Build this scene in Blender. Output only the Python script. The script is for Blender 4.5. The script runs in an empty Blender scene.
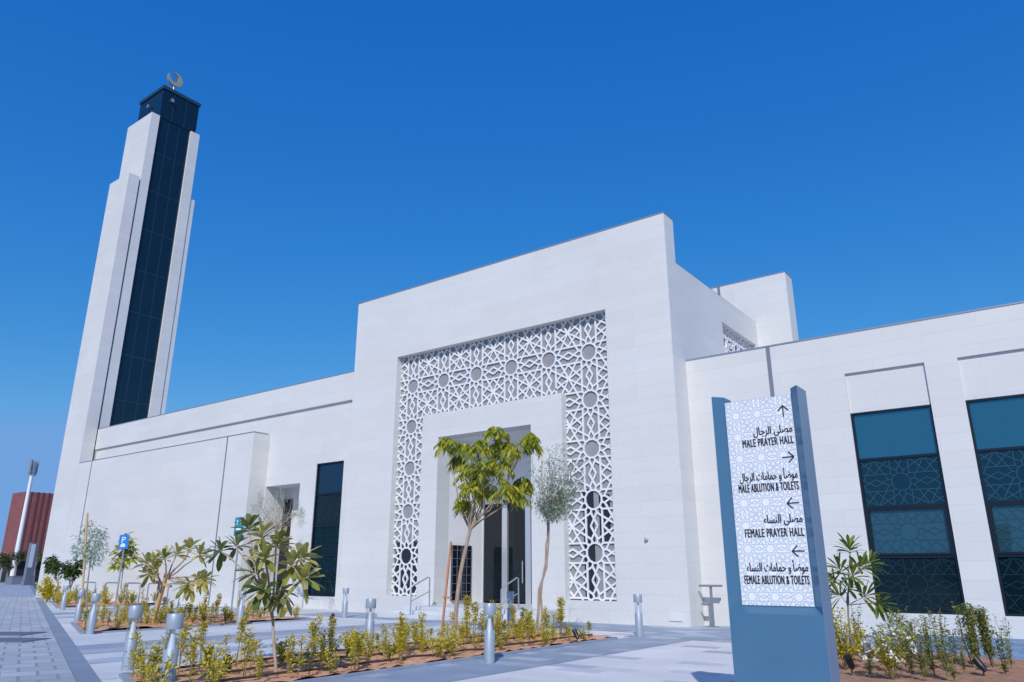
import bpy, math, random
from mathutils import Vector as V, Matrix
R = math.radians
random.seed(7)
sc = bpy.context.scene
col = sc.collection

# ------------------------------------------------------------------ camera (solved from the vanishing points)
FPX, PITCH, YAW, EYE = 741.0, math.atan(231/741.0), R(53.4), 1.5
fw = V((-math.cos(YAW)*math.cos(PITCH), math.sin(YAW)*math.cos(PITCH), math.sin(PITCH)))
rt = V((math.sin(YAW), math.cos(YAW), 0))
up = rt.cross(fw)
cam = bpy.data.cameras.new('camera'); co = bpy.data.objects.new('camera', cam); col.objects.link(co)
cam.sensor_width = 36; cam.lens = FPX/1024*36; cam.clip_start = .05; cam.clip_end = 4000
co.matrix_world = Matrix(((rt.x, up.x, -fw.x, 0), (rt.y, up.y, -fw.y, 0), (rt.z, up.z, -fw.z, EYE), (0, 0, 0, 1)))
sc.camera = co
def at(x, y, X=None, Y=None, Z=None):
    """measure: photograph pixel -> world point on the plane X=, Y= or Z="""
    d = fw*FPX + rt*(x-512) - up*(y-341)
    t = X/d.x if X is not None else Y/d.y if Y is not None else (Z-EYE)/d.z
    return V((0, 0, EYE)) + d*t

# ------------------------------------------------------------------ materials
def mat(name, color=(.5, .5, .5), rough=.6, metal=0., spec=.5):
    m = bpy.data.materials.new(name); m.use_nodes = True
    b = m.node_tree.nodes['Principled BSDF']
    b.inputs['Base Color'].default_value = (*color, 1); b.inputs['Roughness'].default_value = rough
    b.inputs['Metallic'].default_value = metal; b.inputs['Specular IOR Level'].default_value = spec
    return m
class NT:
    def __init__(s, m): s.t = m.node_tree; s.b = s.t.nodes['Principled BSDF']
    def n(s, typ, **kw):
        nd = s.t.nodes.new(typ)
        for k, v in kw.items():
            if k in nd.inputs: nd.inputs[k].default_value = v
            else: setattr(nd, k, v)
        return nd
    def l(s, a, b): s.t.links.new(a, b)
    def math(s, op, a, b=None):
        nd = s.n('ShaderNodeMath', operation=op)
        for i, q in enumerate((a, b)):
            if q is None: continue
            if isinstance(q, (int, float)): nd.inputs[i].default_value = q
            else: s.l(q, nd.inputs[i])
        return nd.outputs[0]
    def ramp(s, fac, stops, interp='LINEAR'):
        nd = s.n('ShaderNodeValToRGB'); nd.color_ramp.interpolation = interp
        e = nd.color_ramp.elements
        while len(e) < len(stops): e.new(.5)
        for el, (p, c) in zip(e, stops): el.position = p; el.color = (*c, 1)
        s.l(fac, nd.inputs[0]); return nd.outputs[0]
    def mix(s, fac, a, b, mode='MIX'):
        nd = s.n('ShaderNodeMix', data_type='RGBA', blend_type=mode)
        for i, q in ((0, fac), (6, a), (7, b)):
            if isinstance(q, (int, float)): nd.inputs[i].default_value = q
            elif isinstance(q, tuple): nd.inputs[i].default_value = (*q, 1)
            else: s.l(q, nd.inputs[i])
        return nd.outputs[2]
    def noise(s, scale, vec=None, detail=4, rough=.55):
        nd = s.n('ShaderNodeTexNoise', Scale=scale, Detail=detail, Roughness=rough)
        if vec is not None: s.l(vec, nd.inputs['Vector'])
        return nd.outputs[0]
    def bump(s, h, strength=.3, dist=.02):
        nd = s.n('ShaderNodeBump', Strength=strength, Distance=dist); s.l(h, nd.inputs['Height']); s.l(nd.outputs[0], s.b.inputs['Normal'])

def tiled(name, bw, rh, stops, mortar, msize, wall=False, rough=.7, offset=.5, obj=False, blotch=.10, nscale=.6, swap=False):
    """blocks / pavers: one random tone per block, thin joints, weather blotches"""
    m = mat(name, rough=rough); N = NT(m)
    if obj: vec = N.n('ShaderNodeTexCoord').outputs['Object']
    else: vec = N.n('ShaderNodeNewGeometry').outputs['Position']
    if wall:
        sp = N.n('ShaderNodeSeparateXYZ'); N.l(vec, sp.inputs[0])
        cb = N.n('ShaderNodeCombineXYZ'); N.l(N.math('ADD', sp.outputs[0], sp.outputs[1]), cb.inputs[0]); N.l(N.math('ADD', sp.outputs[2], .055), cb.inputs[1])
        bv = cb.outputs[0]
    elif swap:
        sp = N.n('ShaderNodeSeparateXYZ'); N.l(vec, sp.inputs[0]); cb = N.n('ShaderNodeCombineXYZ'); N.l(sp.outputs[1], cb.inputs[0]); N.l(sp.outputs[0], cb.inputs[1]); bv = cb.outputs[0]
    else: bv = vec
    br = N.n('ShaderNodeTexBrick', offset=offset, Scale=1.0)
    br.inputs['Color1'].default_value = (0, 0, 0, 1); br.inputs['Color2'].default_value = (1, 1, 1, 1)
    br.inputs['Mortar Size'].default_value = msize; br.inputs['Mortar Smooth'].default_value = .1
    br.inputs['Brick Width'].default_value = bw; br.inputs['Row Height'].default_value = rh
    N.l(bv, br.inputs['Vector'])
    tone = N.ramp(br.outputs[0], stops)
    n1 = N.noise(nscale, vec, 5); n2 = N.noise(14, vec, 3)
    k = N.ramp(n1, [(.3, (1-blotch,)*3), (.7, (1,)*3)])
    k2 = N.ramp(n2, [(.3, (.95,)*3), (.7, (1,)*3)])
    c = N.mix(1., N.mix(1., tone, k, 'MULTIPLY'), k2, 'MULTIPLY')
    c = N.mix(br.outputs[1], c, mortar)
    N.l(c, N.b.inputs['Base Color'])
    inv = N.math('SUBTRACT', 1., br.outputs[1])
    N.bump(N.math('ADD', inv, N.math('MULTIPLY', n2, .15)), .35, .006)
    return m
def leafmat(name, cols, rough=.45, trans=.38):
    m = mat(name, rough=rough, spec=.35); N = NT(m)
    g = N.n('ShaderNodeNewGeometry'); st = [(i/max(1, len(cols)-1), c) for i, c in enumerate(cols)]
    c = N.ramp(g.outputs['Random Per Island'], st); N.l(c, N.b.inputs['Base Color'])
    tr = N.n('ShaderNodeBsdfTranslucent'); N.l(c, tr.inputs[0])
    mx = N.n('ShaderNodeMixShader'); mx.inputs[0].default_value = trans
    out = N.t.nodes['Material Output']; N.l(N.b.outputs[0], mx.inputs[1]); N.l(tr.outputs[0], mx.inputs[2]); N.l(mx.outputs[0], out.inputs[0])
    return m
def noisy(name, stops, scale=6, rough=.8, bumpd=.01, bs=.4, metal=0., stretch=None):
    m = mat(name, rough=rough, metal=metal); N = NT(m)
    vec = N.n('ShaderNodeTexCoord').outputs['Object']
    if stretch:
        mp = N.n('ShaderNodeMapping'); mp.inputs['Scale'].default_value = stretch; N.l(vec, mp.inputs[0]); vec = mp.outputs[0]
    n = N.noise(scale, vec, 6, .6); N.l(N.ramp(n, stops), N.b.inputs['Base Color'])
    if bs: N.bump(n, bs, bumpd)
    return m
def glass_dark(name, color, rough=.03, metal=.6, wob=.0):
    m = mat(name, color, rough, metal, .6)
    if wob:
        N = NT(m); v = N.n('ShaderNodeTexCoord').outputs['Object']; N.bump(N.noise(1.1, v, 2), wob, .02)
    return m
M = {}
M['stone'] = tiled('white_limestone', 2.6, .452, [(0, (.655, .65, .632)), (1, (.685, .68, .662))], (.59, .59, .595), .010, wall=True, blotch=.075, nscale=.3)
M['stone_plain'] = noisy('plain_limestone', [(.3, (.63, .635, .65)), (.7, (.68, .685, .70))], 2.5, .7, .004, .2)
M['recess'] = noisy('white_plaster', [(.3, (.77, .77, .77)), (.7, (.81, .81, .81))], 1.5, .8, .003, .1)
M['gate_grey'] = noisy('shaded_plaster', [(.3, (.25, .25, .27)), (.7, (.30, .30, .32))], 1.2, .8, .004, .1)
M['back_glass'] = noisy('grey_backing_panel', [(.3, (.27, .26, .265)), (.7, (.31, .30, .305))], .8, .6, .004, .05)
M['lattice'] = noisy('white_precast', [(.3, (.70, .71, .73)), (.7, (.76, .77, .79))], 5, .6, .003, .15)
M['coping'] = mat('grey_coping', (.33, .36, .42), .4, .5)
M['joint'] = mat('joint_filler', (.17, .19, .24), .7)
M['shaft_glass'] = glass_dark('navy_glass', (.006, .02, .036), .12, .2)
M['shaft_line'] = mat('shaft_frame', (.03, .07, .11), .4, .4)
M['win_top'] = glass_dark('blue_tinted_glass', (.055, .215, .285), .04, .75, .16)
M['win_low'] = glass_dark('deep_tinted_glass', (.022, .062, .098), .05, .65, .12)
M['win_mid'] = glass_dark('mid_tinted_glass', (.018, .066, .088), .05, .7, .12)
M['win_dark'] = glass_dark('dark_tinted_glass', (.003, .015, .022), .05, .2, .12)
M['win_dark'].node_tree.nodes['Principled BSDF'].inputs['Specular IOR Level'].default_value = .3
M['win_bright'] = glass_dark('vent_glass', (.065, .165, .19), .04, .7, .1)
M['win_frame'] = mat('dark_bronze_frame', (.012, .022, .035), .4, .5)
M['film'] = mat('etched_film', (.048, .122, .155), .22, .6)
M['film_dark'] = mat('etched_film_dark', (.015, .045, .06), .22, .5)
M['door_glass'] = glass_dark('smoked_glass', (.012, .016, .022), .06, .3)
M['alu'] = mat('brushed_aluminium', (.62, .65, .70), .35, .6)
M['void'] = mat('dark_void', (.015, .016, .02), .5)
M['steel'] = noisy('blue_grey_steel', [(.35, (.085, .205, .325)), (.65, (.095, .22, .34))], 2.2, .36, .002, .06, metal=.45)
M['sheen_steel'] = mat('side_sheen_steel', (.17, .26, .375), .4, .35)  # lighter copy of the casing steel, side reflection put into the colour
M['bollard'] = noisy('bollard_paint', [(.35, (.33, .39, .46)), (.65, (.36, .42, .49))], 8, .42, .002, .05, metal=.25)
M['chrome'] = mat('polished_reflector', (.80, .81, .83), .3, .3)
M['rail'] = mat('satin_rail_steel', (.42, .47, .53), .32, .7)
M['post_grey'] = mat('grey_powder_coat', (.22, .24, .27), .5, .2)
M['panel'] = mat('white_sign_panel', (.76, .77, .79), .45)
M['print'] = mat('grey_print', (.50, .54, .60), .5)
M['ink'] = mat('black_lettering', (.01, .012, .02), .5)
M['black'] = mat('black_plastic', (.012, .014, .018), .4)
M['gold'] = mat('aged_bronze', (.56, .44, .26), .4, .5)
M['bluesign'] = mat('blue_sign_face', (.02, .22, .62), .4)
M['tealsign'] = mat('teal_sign_face', (.01, .27, .33), .4)
M['white'] = mat('white_paint', (.8, .8, .8), .5)
M['soil'] = noisy('orange_sandy_soil', [(.25, (.46, .21, .105)), (.55, (.62, .33, .19)), (.8, (.72, .44, .29))], 7, .95, .03, .9)
M['soil_shade'] = noisy('shaded_sandy_soil', [(.25, (.26, .125, .075)), (.55, (.40, .21, .125)), (.8, (.54, .31, .20))], 6, .95, .03, .9)  # darker copy of the orange soil, shade put into its colour
M['bark_pale'] = noisy('pale_bark', [(.3, (.30, .22, .16)), (.7, (.48, .38, .30))], 14, .85, .01, .6, stretch=(1, 1, .3))
M['bark_dark'] = noisy('grey_bark', [(.3, (.16, .13, .11)), (.7, (.33, .28, .24))], 14, .85, .01, .6, stretch=(1, 1, .3))
M['stake'] = noisy('reddish_timber', [(.3, (.40, .17, .08)), (.7, (.56, .28, .15))], 10, .8, .004, .4, stretch=(4, 4, .3))
M['stake_tan'] = noisy('tan_timber', [(.3, (.42, .27, .13)), (.7, (.56, .40, .22))], 10, .8, .004, .4, stretch=(4, 4, .3))
M['hose'] = mat('brown_drip_hose', (.06, .035, .025), .6)
M['twig'] = mat('thin_stem', (.20, .17, .07), .8)
M['flower'] = mat('white_petal', (.75, .75, .70), .6)
M['lf_gold'] = leafmat('golden_leaf', [(.46, .38, .02), (.68, .55, .03), (.58, .53, .06), (.80, .66, .08)])
M['lf_olive'] = leafmat('olive_gold_leaf', [(.20, .23, .03), (.52, .45, .04), (.40, .39, .04), (.68, .56, .07)])
M['lf_green'] = leafmat('fresh_green_leaf', [(.07, .16, .03), (.22, .28, .05), (.13, .21, .04), (.42, .39, .06)])
M['lf_yellowgreen'] = leafmat('yellow_green_leaf', [(.08, .18, .03), (.32, .36, .03), (.52, .46, .04), (.18, .28, .035), (.66, .54, .06)])
M['lf_weed'] = leafmat('weedy_leaf', [(.12, .18, .05), (.28, .32, .06), (.19, .24, .06), (.44, .42, .08)])
M['lf_grey'] = leafmat('grey_green_leaf', [(.20, .31, .22), (.36, .47, .36), (.28, .38, .30), (.46, .53, .38)])
M['lf_plum'] = leafmat('leathery_leaf', [(.035, .11, .035), (.22, .25, .06), (.11, .19, .05), (.42, .38, .14), (.06, .14, .04)], .3)
M['lf_plumpale'] = leafmat('pale_leathery_leaf', [(.38, .34, .09), (.52, .45, .14), (.26, .29, .06), (.64, .55, .24)], .35)
M['lf_dark'] = leafmat('dark_glossy_leaf', [(.02, .06, .02), (.07, .12, .03), (.04, .09, .03), (.18, .20, .05)], .3)
M['pav'] = tiled('pale_paving', .8, .4, [(0, (.70, .69, .70)), (.78, (.755, .745, .74)), (.86, (.72, .71, .72)), (.93, (.46, .485, .55)), (1, (.43, .46, .53))], (.49, .50, .545), .004, blotch=.2)
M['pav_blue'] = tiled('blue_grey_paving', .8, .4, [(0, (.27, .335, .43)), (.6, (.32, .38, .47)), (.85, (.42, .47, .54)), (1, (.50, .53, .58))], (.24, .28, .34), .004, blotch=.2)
M['pav_shade'] = tiled('shade_blue_paving', .9, .45, [(0, (.15, .26, .41)), (.7, (.175, .29, .45)), (1, (.25, .36, .50))], (.12, .20, .31), .005, blotch=.1)  # dark paving tiles, deepened to carry a shadow cast from out of view
M['band'] = tiled('grey_band_paving', .6, .3, [(0, (.27, .32, .405)), (1, (.34, .385, .46))], (.24, .27, .33), .004)
M['band_mid'] = tiled('mid_band_paving', .6, .3, [(0, (.37, .42, .50)), (1, (.43, .475, .545))], (.30, .34, .40), .004)
M['slab'] = tiled('white_slab_paving', 1.2, .6, [(0, (.60, .62, .66)), (1, (.66, .675, .71))], (.50, .52, .56), .004, blotch=.18)
M['paver'] = tiled('grey_paver', .5, .62, [(0, (.37, .405, .455)), (.5, (.435, .47, .52)), (1, (.51, .54, .58))], (.23, .26, .31), .024, obj=True, blotch=.2, swap=True)
M['paver_edge'] = tiled('dark_edge_paver', .6, .3, [(0, (.21, .26, .34)), (1, (.25, .30, .375))], (.16, .195, .25), .008, obj=True)
M['ground'] = noisy('sandy_ground', [(.3, (.30, .29, .28)), (.7, (.40, .38, .36))], .2, .95, .05, .3)
M['asphalt'] = noisy('asphalt', [(.3, (.10, .105, .115)), (.7, (.14, .145, .155))], 3, .9, .01, .3)
M['red'] = noisy('rust_red_cladding', [(.3, (.24, .075, .075)), (.7, (.31, .11, .105))], .6, .7, .01, .1)
M['red_dk'] = mat('dark_red_rib', (.15, .045, .045), .7)
m = mat('clear_lens', (1, 1, 1), .05); N = NT(m)
tr = N.n('ShaderNodeBsdfTransparent'); tr.inputs[0].default_value = (.93, .95, .97, 1)
gl = N.n('ShaderNodeBsdfGlossy', Roughness=.04); fr = N.n('ShaderNodeLayerWeight', Blend=.25); mx = N.n('ShaderNodeMixShader')
N.l(fr.outputs[1], mx.inputs[0]); N.l(tr.outputs[0], mx.inputs[1]); N.l(gl.outputs[0], mx.inputs[2]); N.l(mx.outputs[0], N.t.nodes['Material Output'].inputs[0])
M['lens'] = m

# ------------------------------------------------------------------ mesh + object helpers
class MB:
    def __init__(s): s.v = []; s.f = []; s.mi = []; s.cur = 0
    def face(s, pts):
        i = len(s.v); s.v += [tuple(p) for p in pts]; s.f.append(tuple(range(i, i+len(pts)))); s.mi.append(s.cur)
    def add(s, vs, fs):
        i = len(s.v); s.v += [tuple(p) for p in vs]
        for f in fs: s.f.append(tuple(i+k for k in f)); s.mi.append(s.cur)
    def box(s, x0, x1, y0, y1, z0, z1):
        s.add([(x, y, z) for z in (z0, z1) for y in (y0, y1) for x in (x0, x1)],
              [(0, 2, 3, 1), (4, 5, 7, 6), (0, 1, 5, 4), (2, 6, 7, 3), (0, 4, 6, 2), (1, 3, 7, 5)])
        return s
    def bar(s, p, q, w, d, n):
        """straight bar from p to q, width w in the plane, depth d along normal n"""
        p, q, n = V(p), V(q), V(n); t = (q-p).normalized(); b = t.cross(n)*(w/2); h = n*(d/2)
        s.add([p-b-h, p+b-h, p+b+h, p-b+h, q-b-h, q+b-h, q+b+h, q-b+h],
              [(0, 1, 2, 3), (7, 6, 5, 4), (0, 4, 5, 1), (1, 5, 6, 2), (2, 6, 7, 3), (3, 7, 4, 0)])
    def tube(s, pts, rad, seg=8, cap=True):
        pts = [V(p) for p in pts]; rad = rad if isinstance(rad, (list, tuple)) else [rad]*len(pts)
        base = len(s.v); ref = None
        for i, p in enumerate(pts):
            t = (pts[min(i+1, len(pts)-1)]-pts[max(i-1, 0)]).normalized()
            if ref is None: ref = t.orthogonal().normalized()
            ref = (ref - t*ref.dot(t)).normalized(); b = t.cross(ref)
            for k in range(seg):
                a = 2*math.pi*k/seg; s.v.append(tuple(p + (ref*math.cos(a)+b*math.sin(a))*rad[i]))
        for i in range(len(pts)-1):
            for k in range(seg):
                s.f.append((base+i*seg+k, base+i*seg+(k+1) % seg, base+(i+1)*seg+(k+1) % seg, base+(i+1)*seg+k)); s.mi.append(s.cur)
        if cap:
            s.f.append(tuple(base+k for k in reversed(range(seg)))); s.mi.append(s.cur)
            s.f.append(tuple(base+(len(pts)-1)*seg+k for k in range(seg))); s.mi.append(s.cur)
        return s
    def lathe(s, prof, seg=24, c=(0, 0, 0)):
        b = len(s.v); n = len(prof)
        for r, z in prof:
            for k in range(seg):
                a = 2*math.pi*k/seg; s.v.append((c[0]+r*math.cos(a), c[1]+r*math.sin(a), c[2]+z))
        for i in range(n-1):
            for k in range(seg): s.f.append((b+i*seg+k, b+i*seg+(k+1) % seg, b+(i+1)*seg+(k+1) % seg, b+(i+1)*seg+k)); s.mi.append(s.cur)
        s.f.append(tuple(b+k for k in reversed(range(seg)))); s.mi.append(s.cur)
        s.f.append(tuple(b+(n-1)*seg+k for k in range(seg))); s.mi.append(s.cur)
        return s
    def leaf(s, p, d, L, W, droop=0., nrm=None):
        d = V(d).normalized(); p = V(p)
        sd = d.cross(V((0, 0, 1))) if abs(d.z) < .97 else V((random.uniform(-1, 1), random.uniform(-1, 1), 0))
        if nrm is not None: sd = d.cross(V(nrm))
        if sd.length < 1e-4: sd = V((1, 0, 0))
        sd.normalize(); n = sd.cross(d)
        a = random.uniform(-.7, .7); sd2 = sd*math.cos(a)+n*math.sin(a); n2 = n*math.cos(a)-sd*math.sin(a)
        mid = p+d*L*.52-n2*W*.16+V((0, 0, -droop*L*.22)); tip = p+d*L+V((0, 0, -droop*L*.75))
        l = p+d*L*.5+sd2*W*.5+V((0, 0, -droop*L*.2)); r = p+d*L*.5-sd2*W*.5+V((0, 0, -droop*L*.2))
        s.add([p, l, tip, mid, r], [(0, 3, 2, 1), (0, 4, 2, 3)])
    def build(s, name, mats, parent=None, smooth=False, bevel=0., loc=None):
        me = bpy.data.meshes.new(name); me.from_pydata(s.v, [], s.f); me.update()
        for q in (mats if isinstance(mats, (list, tuple)) else [mats]): me.materials.append(M[q])
        if len(me.materials) > 1: me.polygons.foreach_set('material_index', s.mi)
        if smooth:
            me.polygons.foreach_set('use_smooth', [True]*len(me.polygons)); me.set_sharp_from_angle(angle=R(40))
        o = bpy.data.objects.new(name, me); col.objects.link(o)
        if parent: o.parent = parent
        if loc: o.location = loc
        if bevel:
            b = o.modifiers.new('bevel', 'BEVEL'); b.width = bevel; b.segments = 2; b.limit_method = 'ANGLE'
        return o
def tag(o, label=None, cat=None, group=None, kind=None):
    for k, v in (('label', label), ('category', cat), ('group', group), ('kind', kind)):
        if v: o[k] = v
    return o
def empty(name, loc, label, cat, group=None, rz=0.):
    o = bpy.data.objects.new(name, None); col.objects.link(o); o.location = loc; o.rotation_euler = (0, 0, rz); o.empty_display_size = .2
    return tag(o, label, cat, group)
def copy_tree(o, parent=None):
    c = o.copy(); col.objects.link(c)
    if parent: c.parent = parent
    for ch in list(o.children): copy_tree(ch, c)
    return c
def struct(o): o['kind'] = 'structure'; return o
def solid(mb, us, zs, hole, f0, f1, axis='Y'):
    """a wall slab from f0 to f1 on grid us x zs, cells where hole(u,z) is true are open (reveals included)"""
    def P(u, f, z): return (u, f, z) if axis == 'Y' else (f, u, z)
    us = sorted(set(us)); zs = sorted(set(zs)); nu, nz = len(us)-1, len(zs)-1
    s = lambda i, k: 0 <= i < nu and 0 <= k < nz and not hole((us[i]+us[i+1])/2, (zs[k]+zs[k+1])/2)
    for i in range(nu):
        for k in range(nz):
            if not s(i, k): continue
            a, b, c, d = us[i], us[i+1], zs[k], zs[k+1]
            mb.face([P(a, f0, c), P(b, f0, c), P(b, f0, d), P(a, f0, d)]); mb.face([P(b, f1, c), P(a, f1, c), P(a, f1, d), P(b, f1, d)])
            if not s(i-1, k): mb.face([P(a, f1, c), P(a, f0, c), P(a, f0, d), P(a, f1, d)])
            if not s(i+1, k): mb.face([P(b, f0, c), P(b, f1, c), P(b, f1, d), P(b, f0, d)])
            if not s(i, k-1): mb.face([P(a, f1, c), P(b, f1, c), P(b, f0, c), P(a, f0, c)])
            if not s(i, k+1): mb.face([P(a, f0, d), P(b, f0, d), P(b, f1, d), P(a, f1, d)])
    return mb

# ------------------------------------------------------------------ the twelve-fold star pattern
def clip(p, q, r):
    x0, x1, y0, y1 = r; t0, t1 = 0., 1.; dx, dy = q[0]-p[0], q[1]-p[1]
    for pp, qq in ((-dx, p[0]-x0), (dx, x1-p[0]), (-dy, p[1]-y0), (dy, y1-p[1])):
        if abs(pp) < 1e-9:
            if qq < 0: return None
        else:
            t = qq/pp
            if pp < 0: t0 = max(t0, t)
            else: t1 = min(t1, t)
    if t1-t0 < 1e-4: return None
    return (p[0]+dx*t0, p[1]+dy*t0), (p[0]+dx*t1, p[1]+dy*t1)
def star_cell(hole=.366):
    """one repeat of the twelve-fold star: straight lines tangent to the central opening that meet in the cell corners, held by short spokes"""
    seg = []; c = lambda a, r=1.: (r*math.cos(R(a)), r*math.sin(R(a)))
    for k in range(12):
        a = 30*k; n, d = c(a), c(a+90)
        for s0, s1 in ((hole, 1.366), (-1.366, -hole)):
            g = clip((n[0]*hole+d[0]*s0, n[1]*hole+d[1]*s0), (n[0]*hole+d[0]*s1, n[1]*hole+d[1]*s1), (-1, 1, -1, 1))
            if g: seg.append(g)
        seg += [(c(a-15, hole*1.0353), c(a+15, hole*1.0353)), (c(a+15, hole*1.0353), c(a+15, hole*1.4142))]
    for q in range(4):                                              # kites hanging from each corner
        ca, sa = math.cos(R(q*90)), math.sin(R(q*90)); f = lambda x, y: (x*ca-y*sa, x*sa+y*ca)
        seg += [(f(.79, .636), f(1, .40)), (f(.636, .79), f(.40, 1)), (f(.79, .636), f(.636, .79))]
    return seg
def lattice(mb, rects, cx, cy, h, w, depth, place, n, jit=.006, hole=.366):
    cell = star_cell(hole); lo_x = min(r[0] for r in rects); hi_x = max(r[1] for r in rects); lo_y = min(r[2] for r in rects); hi_y = max(r[3] for r in rects)
    for i in range(int((lo_x-cx)/(2*h))-2, int((hi_x-cx)/(2*h))+3):
        for k in range(int((lo_y-cy)/(2*h))-2, int((hi_y-cy)/(2*h))+3):
            ox, oy = cx+2*h*i, cy+2*h*k
            for a, b in cell:
                j = random.uniform(0, jit)
                for r in rects:
                    g = clip((ox+a[0]*h, oy+a[1]*h), (ox+b[0]*h, oy+b[1]*h), r)
                    if g: mb.bar(place(*g[0], j), place(*g[1], j), w, depth, n)

# ------------------------------------------------------------------ world, sun
EL, AZ = R(38.5), R(150)          # azimuth clockwise from +Y
w = bpy.data.worlds.new('World'); sc.world = w; w.use_nodes = True; nt = w.node_tree
sky = nt.nodes.new('ShaderNodeTexSky'); sky.sky_type = 'NISHITA'; sky.sun_disc = False
sky.sun_elevation = EL; sky.sun_rotation = AZ; sky.altitude = 0; sky.air_density = 1.0; sky.dust_density = .3; sky.ozone_density = 4.0
hs = nt.nodes.new('ShaderNodeHueSaturation'); hs.inputs['Saturation'].default_value = 1.25
bg = nt.nodes['Background']; bg.inputs[1].default_value = .11
nt.links.new(sky.outputs[0], hs.inputs['Color'])
# the photograph's sky is a deep polarised blue: a tone curve per channel of the sky colour
spx = nt.nodes.new('ShaderNodeSeparateColor'); cbx = nt.nodes.new('ShaderNodeCombineColor'); nt.links.new(hs.outputs[0], spx.inputs[0])
for i, (g_, e_) in enumerate(((1.08, 1.25), (.705, .74), (.80, .35))):
    pw = nt.nodes.new('ShaderNodeMath'); pw.operation = 'POWER'; ml = nt.nodes.new('ShaderNodeMath'); ml.operation = 'MULTIPLY'
    nt.links.new(spx.outputs[i], pw.inputs[0]); pw.inputs[1].default_value = e_
    nt.links.new(pw.outputs[0], ml.inputs[0]); ml.inputs[1].default_value = g_*.11**(e_-1)
    mn = nt.nodes.new('ShaderNodeMath'); mn.operation = 'MINIMUM'; mn.inputs[1].default_value = (.165, .35, .70)[i]/.11; nt.links.new(ml.outputs[0], mn.inputs[0]); nt.links.new(mn.outputs[0], cbx.inputs[i])
nt.links.new(cbx.outputs[0], bg.inputs[0])
sl = bpy.data.lights.new('sun', 'SUN'); sl.energy = 3.3; sl.angle = R(.5); sl.color = (1, .965, .93)
so = bpy.data.objects.new('sun', sl); col.objects.link(so)
sd = V((math.sin(AZ)*math.cos(EL), math.cos(AZ)*math.cos(EL), math.sin(EL)))
so.rotation_euler = sd.to_track_quat('Z', 'Y').to_euler(); so.location = (20, -30, 40)
vs = sc.view_settings; vs.view_transform = 'Standard'; vs.look = 'None'; vs.gamma = 1; vs.use_curve_mapping = False; vs.exposure = 0.06

# ------------------------------------------------------------------ ground, paths
def sheet(name, m, pts, z):
    mb = MB(); mb.face([(x, y, z) for x, y in pts]); return struct(mb.build(name, m))
def rect(x0, x1, y0, y1): return [(x0, y0), (x1, y0), (x1, y1), (x0, y1)]
sheet('ground', 'ground', rect(-1500, 1500, -1500, 1500), -.02)
sheet('plaza', 'pav', rect(-62, 30, -30, 24), 0)
sheet('side_road', 'asphalt', rect(-400, -66, -200, 300), -.012)
PD = R(21.2); pd = V((-math.cos(PD), math.sin(PD), 0)); P0 = V((-11.55, 5.75, 0))
def local_strip(name, m, t0, t1, w0, w1, z):
    """strip along the slanting promenade: t along it, w away from the building"""
    mb = MB(); mb.face([(t0, w0, 0), (t1, w0, 0), (t1, w1, 0), (t0, w1, 0)][::-1])
    o = mb.build(name, m); o.location = (P0.x, P0.y, z); o.rotation_euler = (0, 0, math.pi-PD); return struct(o)
local_strip('promenade', 'paver', -30, 120, .30, 9, .016)
local_strip('promenade_edge', 'paver_edge', -30, 120, 0, .30, .02)
def line_y(x): return P0.y + (P0.x-x)*math.tan(PD)
def bandrect(name, m, x0, x1, y1, z): sheet(name, m, [(x1, line_y(x1)+.01), (x1, y1), (x0, y1), (x0, line_y(x0)+.01)], z)
bandrect('walkway_slab', 'slab', -20.6, -11.8, 19.0, .004)
bandrect('walkway_band', 'band', -17.5, -16.4, 19.0, .008)
bandrect('walkway_band', 'band_mid', -16.4, -15.6, 19.0, .009)
bandrect('walkway_band', 'band_mid', -14.6, -13.9, 19.0, .008)
bandrect('walkway_slab', 'slab', -36, -25.2, 21.1, .004)
bandrect('walkway_band', 'band', -32, -30.6, 20.5, .008)
bandrect('walkway_band', 'band_mid', -29.4, -28.2, 20.5, .009)
bandrect('walkway_slab', 'slab', -62, -44, 26, .004)
bandrect('walkway_band', 'band_mid', -49.4, -47.5, 21.0, .008)
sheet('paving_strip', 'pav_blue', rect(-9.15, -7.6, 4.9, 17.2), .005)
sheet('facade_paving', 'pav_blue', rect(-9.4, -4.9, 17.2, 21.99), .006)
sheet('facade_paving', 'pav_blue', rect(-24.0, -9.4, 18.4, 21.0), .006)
sheet('facade_paving', 'pav_shade', rect(-4.9, 12, 16.6, 21.99), .007)  # right end of the band, ground shadow painted as tile colour
# drain covers in the promenade
for k in range(2):
    g = at(6, 634.8+k*6.6, Z=0)
    mb = MB()
    for q in range(17): mb.box(-.68+q*.081, -.68+q*.081+.055, -.5, .5, .0, .012)
    mb.box(-.71, .71, -.53, .53, -.012, .003)
    dob = mb.build('drain_cover', 'joint'); dob.location = (g.x, g.y, .026); dob.rotation_euler = (0, 0, R(36))
    tag(dob, ['dark slotted drain cover in the pavers, the farther of the two', 'dark slotted drain cover in the pavers, the nearer of the two'][k], 'drain cover', 'drain covers in the promenade')

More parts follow.
